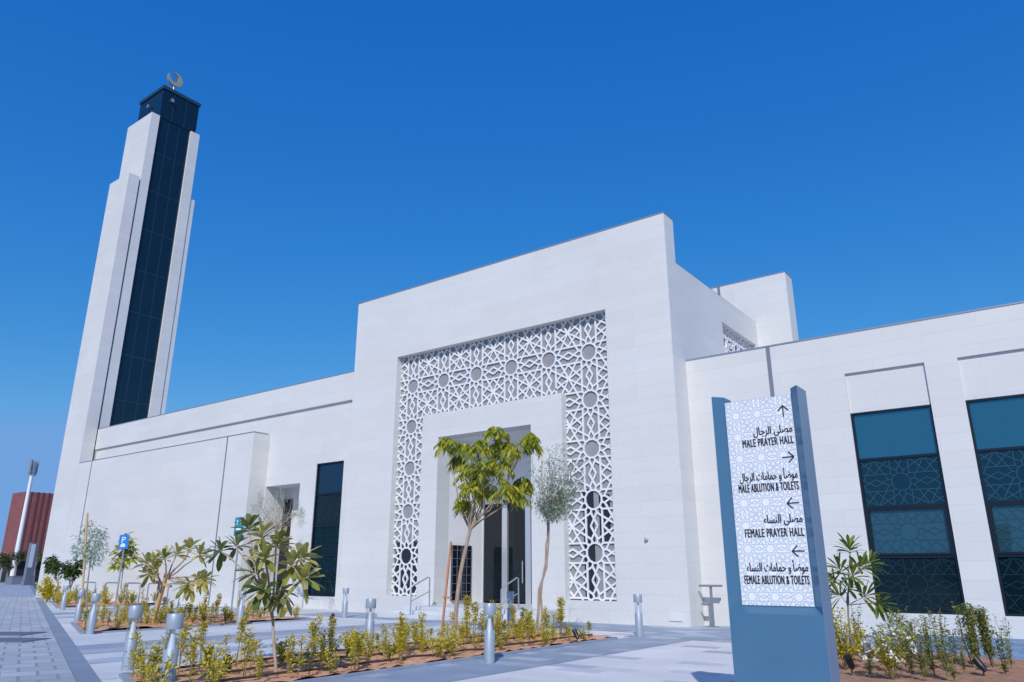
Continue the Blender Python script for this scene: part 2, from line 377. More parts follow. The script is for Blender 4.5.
def bed(pts, m, z, step=.16):
    """soil sheet with crumbs, inside a convex polygon"""
    xs = [p[0] for p in pts]; ys = [p[1] for p in pts]; mb = MB(); n = len(pts)
    def inside(x, y):
        for i in range(n):
            a, b = pts[i], pts[(i+1) % n]
            if (b[0]-a[0])*(y-a[1])-(b[1]-a[1])*(x-a[0]) < .04: return False
        return True
    nx = int((max(xs)-min(xs))/step); ny = int((max(ys)-min(ys))/step)
    idx = {}
    def vid(i, k):
        if (i, k) not in idx:
            x, y = min(xs)+i*step, min(ys)+k*step
            idx[i, k] = len(mb.v)
            mb.v.append((x+random.uniform(-.03, .03), y+random.uniform(-.03, .03), z+.03+random.uniform(0, .05)+.04*math.sin(x*1.7)*math.sin(y*1.3)))
        return idx[i, k]
    for i in range(nx):
        for k in range(ny):
            x, y = min(xs)+(i+.5)*step, min(ys)+(k+.5)*step
            if all(inside(x+a*step*.5, y+b*step*.5) for a in (-1, 1) for b in (-1, 1)):
                mb.f.append((vid(i, k), vid(i+1, k), vid(i+1, k+1), vid(i, k+1))); mb.mi.append(0)
    o = struct(mb.build('soil_bed', m, smooth=True))
    sheet('soil_base', m, pts, .012)
    kb = MB()
    for i in range(n):
        a, b = V((*pts[i], .02)), V((*pts[(i+1) % n], .02)); kb.bar(a, b, .10, .05, (0, 0, 1))
    struct(kb.build('bed_kerb', 'band'))
    return inside
def bedpoly(x0, x1, y1): return [(x1, line_y(x1)+.35), (x1, y1), (x0, y1), (x0, line_y(x0)+.35)]
BED1 = bedpoly(-11.95, -9.15, 16.4); BED2 = bedpoly(-25.2, -20.6, 17.0); BED3 = bedpoly(-44, -36.0, 20.4)
BEDR = [(-4.2, 10.6), (6, 10.6), (6, 16.55), (-4.2, 16.55)]
in1 = bed(BED1, 'soil', 0); in2 = bed(BED2, 'soil', 0, .22); in3 = bed(BED3, 'soil', 0, .3); inR = bed(BEDR, 'soil_shade', 0, .16)
for i, X in enumerate((-9.55, -10.45, -11.4)):
    mb = MB(); pts = []; y = line_y(X)+.6
    while y < 16.1: pts.append((X+random.uniform(-.06, .06), y, .10+random.uniform(0, .02))); y += .45
    mb.tube(pts, .018, 6)
    tag(mb.build('drip_hose', 'hose', smooth=True), ['thin dark drip hose along the soil edge beside the plaza', 'thin dark drip hose along the middle of the long soil bed', 'thin dark drip hose along the far side of the long soil bed'][i], 'hose', 'drip hoses in the soil')

# ------------------------------------------------------------------ the mosque
mosque = empty('mosque', (0, 0, 0), 'white stone mosque with a tall lattice screened entrance portal and dark blue windows', 'mosque')
PL, PR, PY, PT = -24.2, -9.3, 21.03, 13.0
LX0, LX1, LZ0, LZ1 = -21.58, -11.66, .64, 10.07        # lattice opening
FX0, FX1, FZ = -20.0, -13.5, 7.4                       # inner door frame
DX0, DX1, DZ0, DZ1 = -19.15, -14.8, .36, 6.45          # door recess
def portal_hole(x, z):
    if DX0 < x < DX1 and DZ0 < z < DZ1: return True
    return LX0 < x < LX1 and LZ0 < z < LZ1 and not (FX0 < x < FX1 and z < FZ)
mb = solid(MB(), [PL, LX0, FX0, DX0, DX1, FX1, LX1, PR], [0, DZ0, LZ0, DZ1, FZ, LZ1, PT], portal_hole, PY, 21.75)
portal = mb.build('portal_wall', 'stone', mosque)
mb = MB(); mb.box(PL-.015, PR+.015, PY-.02, 21.77, PT, PT+.035); mb.build('coping', 'coping', portal)
# portal body behind: side walls with a small lattice window, roof, chamber back wall
SY0, SY1, SZ0, SZ1 = 25.63, 29.3, 7.6, 10.4
mb = solid(MB(), [21.75, SY0, SY1, 36], [0, SZ0, SZ1, 11.42], lambda u, z: SY0 < u < SY1 and SZ0 < z < SZ1, PR-.45, PR, 'X')
mb.box(PL, PL+.45, 21.75, 36, 0, 11.42); mb.box(PL+.45, PR-.45, 35.5, 36, 0, 11.42)
mb.build('side_wall', 'stone', mosque)
mb = MB(); mb.box(PL+.45, PR-.45, 21.75, 35.5, 10.75, 11.0); mb.build('roof', 'stone_plain', mosque)
mb = MB(); mb.box(PL+.02, PR-.01, 21.76, 35.98, 11.42, 11.45); mb.build('coping', 'coping', mosque)
mb = MB(); mb.box(PR-.6, PR-.27, SY0-.3, SY1+.3, SZ0-.3, SZ1+.3); mb.build('backing_panel', 'back_glass', mosque)
mb = MB(); lattice(mb, [(SY0, SY1, SZ0, SZ1)], SY0+.62, SZ1-.62, .62, .055, .07, lambda u, z, j: (PR-.22-j, u, z), (1, 0, 0)); mb.build('lattice_screen', 'lattice', mosque)
# the big lattice
mb = MB()
rects = [(LX0, LX1, FZ, LZ1), (LX0, FX0, LZ0, FZ), (FX1, LX1, LZ0, FZ)]
big = []
lattice(mb, [(LX0-.15, LX1+.0, FZ-.2, LZ1), (LX0-.15, FX0, LZ0, FZ-.2), (FX1, LX1, LZ0, FZ-.2)], -20.89, 8.77, .836, .060, .05, lambda u, z, j: (u, 21.33+j, z), (0, 1, 0))
mb.build('lattice_screen', 'lattice', mosque)
# chamber behind the lattice
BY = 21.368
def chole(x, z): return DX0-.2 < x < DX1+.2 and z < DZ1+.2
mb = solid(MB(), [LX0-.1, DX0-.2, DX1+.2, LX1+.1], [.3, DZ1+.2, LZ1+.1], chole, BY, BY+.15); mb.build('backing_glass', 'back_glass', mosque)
mb = MB()
mb.box(-21.5, -20.05, BY-.012, BY, .7, 2.6); mb.build('service_opening', 'void', mosque)
mb = MB(); mb.box(-12.95, -12.55, BY-.012, BY, .7, 4.1); mb.build('service_opening', 'void', mosque)
mb = MB(); mb.box(-12.35, -11.95, BY-.012, BY, 2.4, 3.9); mb.build('service_opening', 'void', mosque)
# door recess lining
mb = MB(); T = .15
mb.box(DX0-T, DX0, 21.75, 24.0, DZ0, DZ1); mb.box(DX1, DX1+T, 21.75, 24.0, DZ0, DZ1); mb.box(DX0-T, DX1+T, 21.75, 24.0, DZ1, DZ1+T)
mb.box(DX0, DX1, 23.85, 24.0, 4.1, DZ1)
mb.build('door_recess', 'recess', mosque)
mb = MB(); mb.box(DX0+.002, DX0+.05, 21.95, 23.1, DZ0+.12, 2.47)
sw = mb.build('side_glazing', 'door_glass', mosque)
mb = MB()
for k in range(5): mb.box(DX0+.05, DX0+.062, 21.95+.28*k, 21.965+.28*k, DZ0+.12, 2.47)
for k in range(7): mb.box(DX0+.062, DX0+.07, 21.95, 23.1, DZ0+.12+.3*k, DZ0+.135+.3*k)
mb.build('glazing_bar', 'joint', sw)
xs = [DX0, -18.17, -17.92, -17.05, -16.8, -15.93, -15.68, DX1]
for i in range(0, 8, 2):
    mb = MB(); mb.box(xs[i]+.05, xs[i+1]-.01 if i < 6 else xs[i+1]-.05, 23.86, 23.9, DZ0+.05, 4.06); d = mb.build('glass_door', 'door_glass', mosque)
    mb = MB(); lattice(mb, [(xs[i]+.12, xs[i+1]-.08, DZ0+.1, 1.75)], (xs[i]+xs[i+1])/2, .95, .38, .018, .004, lambda u, z, j: (u, 23.853-j*.3, z), (0, 1, 0)); mb.build('etched_pattern', 'film_dark', d)
    if i in (2, 4):
        hx = xs[i+1]-.12 if i == 2 else xs[i]+.12
        mb = MB(); mb.tube([(hx, 23.78, 1.1), (hx, 23.78, 1.9)], .018, 8); mb.tube([(hx, 23.78, 1.2), (hx, 23.86, 1.2)], .01, 6); mb.tube([(hx, 23.78, 1.8), (hx, 23.86, 1.8)], .01, 6); mb.build('handle', 'alu', d, smooth=True)
mb = MB()
for a, b in ((-18.17, -17.92), (-17.05, -16.8), (-15.93, -15.68)): mb.box(a, b, 23.8, 23.92, DZ0, 4.1)
mb.box(DX0, DX0+.05, 23.82, 23.92, DZ0, 4.1); mb.box(DX1-.05, DX1, 23.82, 23.92, DZ0, 4.1)
mb.build('door_frame', 'alu', mosque, bevel=.006)
# entrance steps
mb = MB(); mb.box(DX0-.5, DX1+1.2, 20.0, 21.03, 0, .36); mb.box(DX0, DX1, 21.03, 23.85, 0, .357)
mb.box(DX0-.8, DX1+1.4, 19.62, 20.0, 0, .24); mb.box(DX0-1.0, DX1+1.6, 19.24, 19.62, 0, .12)
mb.build('entrance_steps', 'slab', mosque, bevel=.012)

def window(x0, x1, rows, yg, mats, pat=True, name='window', parent=None):
    """glazed strip: dark frame, one pane per row, etched star film on the panes"""
    z0, z1 = rows[0], rows[-1]; f = MB(); fw_ = .06
    f.box(x0, x0+fw_, yg-.07, yg+.03, z0, z1); f.box(x1-fw_, x1, yg-.07, yg+.03, z0, z1)
    f.box(x0+fw_, x1-fw_, yg-.07, yg+.03, z0, z0+fw_); f.box(x0+fw_, x1-fw_, yg-.07, yg+.03, z1-fw_, z1)
    for z in rows[1:-1]: f.box(x0+fw_, x1-fw_, yg-.05, yg+.03, z-.035, z+.035)
    fo = f.build(name, 'win_frame', parent or mosque, bevel=.004)
    for i in range(len(rows)-1):
        a = rows[i]+(.06 if i == 0 else .035); b = rows[i+1]-(.06 if i == len(rows)-2 else .035)
        p = MB(); t = random.uniform(-.006, .006); yy = yg
        p.add([(x0+fw_, yy+t, a), (x1-fw_, yy-t, a), (x1-fw_, yy-t*.5, b), (x0+fw_, yy+t*.5, b), (x0+fw_, yy+.02, a), (x1-fw_, yy+.02, a), (x1-fw_, yy+.02, b), (x0+fw_, yy+.02, b)],
              [(0, 1, 2, 3), (5, 4, 7, 6), (4, 0, 3, 7), (1, 5, 6, 2), (3, 2, 6, 7), (4, 5, 1, 0)])
        pn = p.build('pane', mats[i], fo)
        if mats[i] == 'win_bright':
            q = MB(); q.box(x0+fw_, x0+fw_+.07, yg-.075, yg-.01, a, b); q.box(x1-fw_-.07, x1-fw_, yg-.075, yg-.01, a, b); q.box(x0+fw_+.07, x1-fw_-.07, yg-.075, yg-.01, a, a+.05); q.box(x0+fw_+.07, x1-fw_-.07, yg-.075, yg-.01, b-.05, b); q.build('opening_sash', 'win_frame', fo)
        if pat and i < len(rows)-2 or pat == 2:
            q = MB(); lattice(q, [(x0+fw_+.02, x1-fw_-.02, a+.02, b-.02)], (x0+x1)/2, (a+b)/2, min(.68, (b-a)/2), .026, .004, lambda u, z, j: (u, yg-.012-j*.5, z), (0, 1, 0))
            q.build('etched_pattern', 'film_dark' if mats[i] in ('win_dark', 'door_glass') else 'film', fo)
    return fo
# right-hand wing
WY, WT = 22.0, 8.05
wx = [(-4.57, -2.55), (-1.77, .25), (1.03, 3.05)]
us = [PR, 8]+[q for a in wx for q in a]
mb = solid(MB(), us, [0, .5, 6.88, WT], lambda x, z: any(a < x < b for a, b in wx) and .5 < z < 6.88, WY, 23.3)
wing = mb.build('wing_wall', 'stone', mosque)
mb = MB(); mb.box(PR, 8.02, WY-.02, 23.32, WT, WT+.04); mb.box(PR, 8, 23.3, 23.32, WT-.3, WT); mb.build('coping', 'coping', wing)
mb = MB(); mb.box(PR, 8, 23.3, 36, 0, WT-.4); mb.build('wing_block', 'stone', mosque)
mb = MB(); mb.box(-6.70, -6.58, WY-.006, WY+.05, 0, WT); mb.build('movement_joint', 'joint', wing)
for a, b in wx:
    mb = MB(); mb.box(a, b, WY+.075, WY+.3, 5.74, 6.88); mb.build('recessed_panel', 'stone', wing)
    window(a, b, [.5, 1.88, 3.14, 4.43, 5.74], WY+.12, ['win_dark', 'win_bright', 'win_mid', 'win_top'])
# left-hand wing
LWY = 22.12; LW0, LWT = -49.45, 10.25
nx0, nx1, nz = -31.3, -28.7, 5.45
wl = (-27.6, -25.75)
mb = solid(MB(), [LW0, nx0, nx1, wl[0], wl[1], PL], [0, .5, nz, 6.25, 8.95], lambda x, z: (nx0 < x < nx1 and z < nz) or (wl[0] < x < wl[1] and .5 < z < 6.25), LWY, 23.3)
lw = mb.build('wing_wall', 'stone', mosque)
mb = MB(); mb.box(LW0, PL, 22.0, 23.3, 8.95, LWT); mb.build('parapet', 'stone', lw)
mb = MB(); mb.box(LW0, PL, 21.985, 23.32, LWT, LWT+.035); mb.build('coping', 'coping', lw)
mb = MB(); mb.box(LW0, PL, 23.3, 36, 0, LWT-.4); mb.build('wing_block', 'stone', mosque)
mb = MB(); mb.box(nx0+.02, nx0+.62, 23.22, 23.29, .1, 4.9); mb.build('niche_door', 'door_glass', lw)
window(wl[0], wl[1], [.5, 2.2, 3.45, 4.85, 6.25], LWY+.10, ['win_dark', 'win_dark', 'door_glass', 'win_low'], pat=True)
# projecting block between the minaret and the niche
BX1 = -31.35
mb = MB(); mb.box(LW0, BX1, 21.2, 22.11, 0, 8.0); blk = mb.build('projecting_block', 'stone', mosque)
mb = MB(); mb.box(LW0, BX1+.02, 21.18, 22.0, 8.0, 8.035); mb.build('coping', 'coping', blk)
for X, Y in ((-47.75, 21.194), (-33.55, 21.194)):
    mb = MB(); mb.box(X-.05, X+.05, Y, Y+.04, 0, 8); mb.build('movement_joint', 'joint', blk)
# blade wall rising over the roof
mb = MB(); mb.box(-16.5, -7.9, 29.6, 30.5, 7.0, 13.38); bl = mb.build('roof_blade', 'stone', mosque)
mb = MB(); mb.box(-16.5, -7.88, 29.58, 30.52, 13.38, 13.41); mb.build('coping', 'coping', bl)
mb = MB(); mb.box(-10.82, -10.7, 29.594, 29.64, 11.5, 13.38); mb.build('movement_joint', 'joint', bl)
# small wall fittings
mb = MB(); p = at(647, 538, Y=21.03); mb.lathe([(.03, 0), (.06, .015), (.06, .07), (.04, .09)], 14, (p.x, p.y-.05, p.z-.07)); mb.build('wall_light', 'alu', mosque, smooth=True)
mb = MB(); p = at(676, 617, Y=21.03); mb.box(p.x-.2, p.x+.2, 21.0, 21.029, p.z-.11, p.z+.11); mb.build('access_plate', 'stone_plain', mosque)

# ------------------------------------------------------------------ minaret
mi = empty('minaret', (-51, 23.5, 0), 'tall white minaret with a dark glass shaft and a crescent on top', 'minaret')
def mbox(name, m, x0, x1, y0, y1, z0, z1, parent=None, bevel=0.):
    mb = MB(); mb.box(x0+51, x1+51, y0-23.5, y1-23.5, z0, z1); return mb.build(name, m, parent or mi, bevel=bevel)
mbox('pier', 'stone', -52.25, -49.47, 21.2, 21.95, 0, 28.5)
mbox('shadow_gap', 'joint', -52.2, -49.72, 21.95, 22.08, 0, 28.3)
mbox('pier', 'stone', -53.05, -49.55, 22.08, 22.70, 0, 34.0)
mbox('pier', 'stone', -53.05, -49.55, 25.2, 25.92, 0, 34.0)
mbox('pier', 'stone', -52.6, -49.62, 25.92, 26.3, 0, 28.5)
mbox('back_wall', 'stone', -53.0, -52.7, 22.7, 25.2, 0, 33.8)
sh = mbox('glass_shaft', 'shaft_glass', -52.7, -49.72, 22.7, 25.2, 0, 34.0)
mb = MB()
for z in [3.1*k for k in range(3, 11)]: mb.box(1.27, 1.292, -.8, 1.7, z, z+.04)
for y in (-.0, .83): mb.box(1.27, 1.287, y, y+.035, 8, 33.9)
mb.build('glazing_bar', 'shaft_line', sh)
lt = mbox('lantern', 'shaft_glass', -53.1, -49.68, 22.72, 25.62, 34.0, 36.45)
mb = MB(); mb.box(-2.18, 1.40, -.86, 2.2, 36.45, 36.72); mb.build('cap', 'shaft_line', lt)
mb = MB()
for y in (.1, 1.1): mb.box(1.32, 1.335, y, y+.035, 34, 36.4)
mb.build('glazing_bar', 'shaft_line', lt)
for p_ in (((1.33, -.1, 35.7), (1, 0, 0)), ((-.4, -.79, 35.5), (0, -1, 0))):
    mb = MB(); a = V(p_[0]); n = V(p_[1]); mb.tube([a, a+n*.1, a+n*.2], [.08, .11, .15], 12); mb.build('loudspeaker', 'post_grey', lt, smooth=True)
fi = MB(); fi.tube([(-.1, .6, 36.7), (-.1, .6, 38.0)], .06, 10); fo = fi.build('finial', 'gold', mi, smooth=True)
mb = MB(); n = 36; rad = .60; C = V((-.1, .6, 38.68)); th = .09
ang0, ang1 = R(152), R(152)+R(316); ring = []
for i in range(n+1):
    u = i/n; a = ang0+(ang1-ang0)*u; wdt = .20*math.sin(math.pi*u)**.7+.015
    ring.append((a, wdt))
dv = V((0, 1, 0)).normalized(); nv = V((1, 0, 0))
vsn = []; fcs = []
for i, (a, wd) in enumerate(ring):
    e = dv*math.cos(a)+V((0, 0, 1))*math.sin(a)
    o_, i_ = C+e*rad, C+e*(rad-wd*1.6)
    vsn += [o_-nv*th, o_+nv*th, i_+nv*th, i_-nv*th]
    if i: 
        b = 4*(i-1)
        for k in range(4): fcs.append((b+k, b+(k+1) % 4, b+4+(k+1) % 4, b+4+k))
fcs += [(3, 2, 1, 0), (4*n, 4*n+1, 4*n+2, 4*n+3)]
mb.add(vsn, fcs); mb.build('crescent', 'gold', fo, smooth=True)

# ------------------------------------------------------------------ wayfinding sign
SX0, SX1, SYF, SH = -3.10, -2.155, 8.0, 3.41
sg = empty('wayfinding_sign', ((SX0+SX1)/2, 8.15, 0), 'tall blue steel wayfinding pillar with Arabic and English prayer hall directions', 'sign')
ox, oy = -(SX0+SX1)/2, -8.15
def sp(x, y, z): return (x+ox, y+oy, z)
mb = MB(); ix0, ix1, iy = SX0+.10, SX1-.10, 8.12; yb = 8.33; zl0, zl1, zt = 1.09, 1.165, 3.345
F = mb.face
F([sp(SX0, SYF, 0), sp(SX1, SYF, 0), sp(SX1, SYF, zl0), sp(SX0, SYF, zl0)])
F([sp(SX0, SYF, zl0), sp(SX1, SYF, zl0), sp(ix1, iy, zl1), sp(ix0, iy, zl1)])
F([sp(SX0, SYF, zl0), sp(ix0, iy, zl1), sp(ix0, iy, SH), sp(SX0, SYF, SH)])
F([sp(ix1, iy, zl1), sp(SX1, SYF, zl0), sp(SX1, SYF, SH), sp(ix1, iy, SH)])
F([sp(ix0, iy, zl1), sp(ix1, iy, zl1), sp(ix1, iy, zt), sp(ix0, iy, zt)])
F([sp(SX1, SYF, 0), sp(SX1, yb, 0), sp(SX1, yb, SH), sp(SX1, SYF, SH)])
F([sp(SX0, yb, 0), sp(SX0, SYF, 0), sp(SX0, SYF, SH), sp(SX0, yb, SH)])
for a_, b_ in ((SX1, SX1+.006), (SX0-.006, SX0)):
    q = MB(); q.box(a_+ox, b_+ox, SYF+.004+oy, yb-.004+oy, .01, SH-.004); q.build('side_sheen', 'sheen_steel', sg)  # thin added skins carrying the painted brightness of the side faces
F([sp(SX0, SYF, SH), sp(ix0, iy, SH), sp(ix0, yb, SH), sp(SX0, yb, SH)])
F([sp(ix1, iy, SH), sp(SX1, SYF, SH), sp(SX1, yb, SH), sp(ix1, yb, SH)])
F([sp(ix0, iy, zt), sp(ix1, iy, zt), sp(ix1, yb, zt), sp(ix0, yb, zt)])
F([sp(ix0, iy, zt), sp(ix0, yb, zt), sp(ix0, yb, SH), sp(ix0, iy, SH)]); F([sp(ix1, yb, zt), sp(ix1, iy, zt), sp(ix1, iy, SH), sp(ix1, yb, SH)])
F([sp(SX1, yb, 0), sp(SX0, yb, 0), sp(SX0, yb, zt), sp(SX1, yb, zt)]); F([sp(SX0, yb, zt), sp(ix0, yb, zt), sp(ix0, yb, SH), sp(SX0, yb, SH)]); F([sp(ix1, yb, zt), sp(SX1, yb, zt), sp(SX1, yb, SH), sp(ix1, yb, SH)])
mb.build('casing', 'steel', sg)
py_ = 8.112
mb = MB(); mb.box(ix0+.004+ox, ix1-.004+ox, py_+oy, 8.119+oy, zl1+.004, zt-.004); pn = mb.build('panel', 'panel', sg)
mb = MB(); lattice(mb, [(ix0+.006, ix1-.006, zl1+.006, zt-.006)], ix0+.12, zt-.17, .12, .0105, .001, lambda u, z, j: (u+ox, py_-.0006-j+oy, z), (0, 1, 0), jit=.0004); mb.build('printed_pattern', 'print', pn)
ARF = {'م': 'FEE1 FEE2 FEE3 FEE4', 'ص': 'FEB9 FEBA FEBB FEBC', 'ل': 'FEDD FEDE FEDF FEE0', 'ى': 'FEEF FEF0', 'ا': 'FE8D FE8E', 'ر': 'FEAD FEAE', 'ج': 'FE9D FE9E FE9F FEA0', 'و': 'FEED FEEE', 'ض': 'FEBD FEBE FEBF FEC0', 'أ': 'FE83 FE84', 'ح': 'FEA1 FEA2 FEA3 FEA4', 'ت': 'FE95 FE96 FE97 FE98', 'ن': 'FEE5 FEE6 FEE7 FEE8', 'س': 'FEB1 FEB2 FEB3 FEB4', 'ء': 'FE80'}
def arabic(s):
    out = []
    for wd in s.split(' '):
        r = []
        for i, c in enumerate(wd):
            f = [chr(int(x, 16)) for x in ARF[c].split()]
            pj = i > 0 and len(ARF[wd[i-1]].split()) == 4 and len(f) > 1
            nj = len(f) == 4 and i < len(wd)-1 and len(ARF[wd[i+1]].split()) > 1
            r.append(f[(3 if pj else 2) if nj else (1 if pj else 0)])
        out.append(''.join(reversed(r)))
    return ' '.join(reversed(out))
def text(name, body, xr, z, width, height, y, parent, m='ink', bold=.012, align=1., off=(0, 0), space=1.):
    """flat lettering on the plane y, right (align=1) / centred (.5) on xr, scaled to width x cap height"""
    c = bpy.data.curves.new('lettering', 'FONT'); c.body = body; c.size = 1; c.space_character = space
    o = bpy.data.objects.new('lettering', c); col.objects.link(o)
    dg = bpy.context.evaluated_depsgraph_get(); me0 = bpy.data.meshes.new_from_object(o.evaluated_get(dg))
    bpy.data.objects.remove(o)
    vsx = [v.co.copy() for v in me0.vertices]; x0 = min(v.x for v in vsx); x1 = max(v.x for v in vsx)
    k = width/(x1-x0); kz = height/.73; mb = MB()
    for j, (dx, dz) in enumerate(((-1, 0), (1, 0), (0, 1), (0, -1))):
        vv = [(xr-width*align+(v.x-x0)*k+dx*bold*height+off[0], y-j*.0004+off[1], z+v.y*kz+dz*bold*height*.5) for v in vsx]
        mb.add(vv, [tuple(p.vertices) for p in me0.polygons])
    return mb.build(name, m, parent)
XR = SX1-.125+ox
def px_z(y): return at(765, y, Y=py_).z
rows = [((784.5, 411), 'up', 'مصلى الرجال', 435.5, 'MALE PRAYER HALL', 443.5, .42, .55),
        ((788.5, 457), 'right', 'موضأ و حمامات الرجال', 481.0, 'MALE ABLUTION & TOILETS', 489.0, .62, .64),
        ((792, 503), 'left', 'مصلى النساء', 524.5, 'FEMALE PRAYER HALL', 534.5, .40, .615),
        ((797, 551), 'left', 'موضأ و حمامات النساء', 572.5, 'FEMALE ABLUTION & TOILETS', 581.5, .63, .665)]
yt = py_-.003+oy
for (ax, ay), kind, ar, ya, en, ye, wa, we in rows:
    zz = at(ax, ay, Y=py_).z; mb = MB(); cx_ = XR-.075; L = .062
    dirs = {'up': (0, 1), 'right': (1, 0), 'left': (-1, 0)}[kind]; d = V((dirs[0], 0, dirs[1])); s_ = V((-d.z, 0, d.x)); c_ = V((cx_, yt, zz))
    mb.bar(c_-d*L, c_+d*L, .013, .0008, (0, 1, 0))
    for q in (1, -1): mb.bar(c_+d*L+V((0, -.0009*(q+2), 0)), c_+d*(L-.055)+s_*q*.055+V((0, -.0009*(q+2), 0)), .013, .0008, (0, 1, 0))
    mb.build('direction_arrow', 'ink', pn)
    text('arabic_lettering', arabic(ar), XR, px_z(ya)+.012, wa, .088, yt, pn, bold=.034)
    text('lettering', en, XR, px_z(ye)-.025, we, .090, yt, pn, bold=.033, space=1.14)

# ------------------------------------------------------------------ bollards
def make_bollard():
    r = empty('bollard_light', (0, 0, 0), '-', 'bollard', 'bollard lights along the paths')
    mb = MB(); mb.lathe([(.093, 0), (.093, .535), (.09, .54), (.05, .541)], 28); mb.build('post', 'bollard', r, smooth=True)
    mb = MB(); mb.lathe([(.055, .54), (.045, .60), (.02, .79), (.02, .81)], 20); mb.build('reflector', 'chrome', r, smooth=True)
    mb = MB(); mb.tube([(0, 0, .54), (0, 0, .80)], .086, 24, cap=False); mb.build('lens', 'lens', r, smooth=True)
    mb = MB(); mb.lathe([(.05, .789), (.104, .79), (.106, .795), (.106, .968), (.101, .976), (.01, .978)], 28); mb.build('cap', 'bollard', r, smooth=True)
    return r
bp = make_bollard()
bol = [(-8.53, 10.83, 'grey bollard light beside the long soil bed, at the middle of its plaza side'),
       (-9.0, 17.3, 'grey bollard light alone on the plaza in front of the plain portal wall'),
       (-12.6, 6.66, 'grey bollard light at the walkway corner just left of the big leaved tree'),
       (-9.75, 5.70, 'nearest and largest bollard light, cut by the bottom edge of the photo'),
       (-11.94, 11.22, 'grey bollard light standing among shrubs at the far side of the long bed'),
       (-20.75, 18.3, 'grey bollard light in front of the white wall right of the tall narrow window'),
       (-20.3, 13.9, 'grey bollard light beyond the big leaved tree at the middle bed'),
       (-20.45, 9.72, 'third bollard light from the left along the slanting promenade'),
       (-24.8, 11.35, 'second bollard light from the left along the slanting promenade'),
       (-34.1, 14.95, 'leftmost and farthest bollard light along the slanting promenade'),
       (-13.2, 17.7, 'grey bollard light beside the right handrail of the entrance steps')]
for i, (x, y, lab) in enumerate(bol):
    o = bp if i == 0 else copy_tree(bp); o.location = (x, y, .0); o['label'] = lab; o.rotation_euler = (0, 0, random.uniform(0, 6))

# ------------------------------------------------------------------ handrails, racks, posts, signs
def rail(x, lab):
    r = empty('handrail', (x, 19.3, 0), lab, 'handrail', 'handrails on the entrance steps')
    mb = MB(); mb.tube([(0, 0, .12), (0, 0, .98), (0, .06, 1.03), (0, .82, 1.33), (0, .9, 1.30), (0, .92, .36)], .022, 10); mb.build('rail', 'rail', r, smooth=True)
    mb = MB(); mb.tube([(0, 0, .55), (0, .92, .86)], .016, 8); mb.build('lower_bar', 'rail', r, smooth=True)
    mb = MB(); mb.lathe([(.05, .12), (.05, .135)], 12); mb.build('base_plate', 'rail', r)
    return r
rail(-18.6, 'slanted steel handrail on the steps left of the entrance'); rail(-14.75, 'slanted steel handrail on the steps below the dark glass doors')
xr_ = [(83.5, 96), (106, 118.6), (128, 141), (149, 161), (169, 181)]
rlab = ['leftmost of five grey tubular bike racks before the white wall', 'second of five grey tubular bike racks from the left', 'middle one of five grey tubular bike racks', 'fourth of five grey tubular bike racks from the left', 'rightmost of five grey tubular bike racks before the white wall']
for i, (a, b) in enumerate(xr_):
    pa, pb = at(a, 582.5, Y=18.2), at(b, 582.5, Y=18.2); h = 1.02; mb = MB(); wd = pb.x-pa.x
    mb.tube([(0, 0, 0), (0, 0, h-.08), (.04, 0, h-.02), (.1, 0, h), (wd-.1, 0, h), (wd-.04, 0, h-.02), (wd, 0, h-.08), (wd, 0, 0)], .03, 8)
    o = mb.build('bike_rack', 'rail', smooth=True); o.location = (pa.x, 18.2, 0); tag(o, rlab[i], 'bike rack', 'bike racks by the white wall')
def tstand(x, y, h, lab, s=1.):
    r = empty('service_stand', (x, y, 0), lab, 'stand', 'grey service stands by the walls')
    mb = MB(); mb.box(-.03*s, .03*s, -.03*s, .03*s, .02, h); mb.build('post', 'post_grey', r)
    mb = MB(); mb.box(-.34*s, .34*s, -.06*s, .06*s, h, h+.06*s); mb.build('top_plate', 'post_grey', r, bevel=.008)
    mb = MB(); mb.box(-.30*s, -.045*s, -.04*s, .04*s, h*.53, h*.53+.06*s); mb.build('side_bracket', 'post_grey', r)
    mb = MB(); mb.box(-.22*s, .14*s, -.1*s, .1*s, 0, .02); mb.build('base_plate', 'post_grey', r)
tstand(-8.85, 21.55, 1.09, 'grey T shaped metal stand at the right side of the portal')
p = at(46, 590, Z=0); tstand(p.x+1.5, p.y-.6, 1.35, 'grey T shaped metal stand at the foot of the minaret', 1.2)
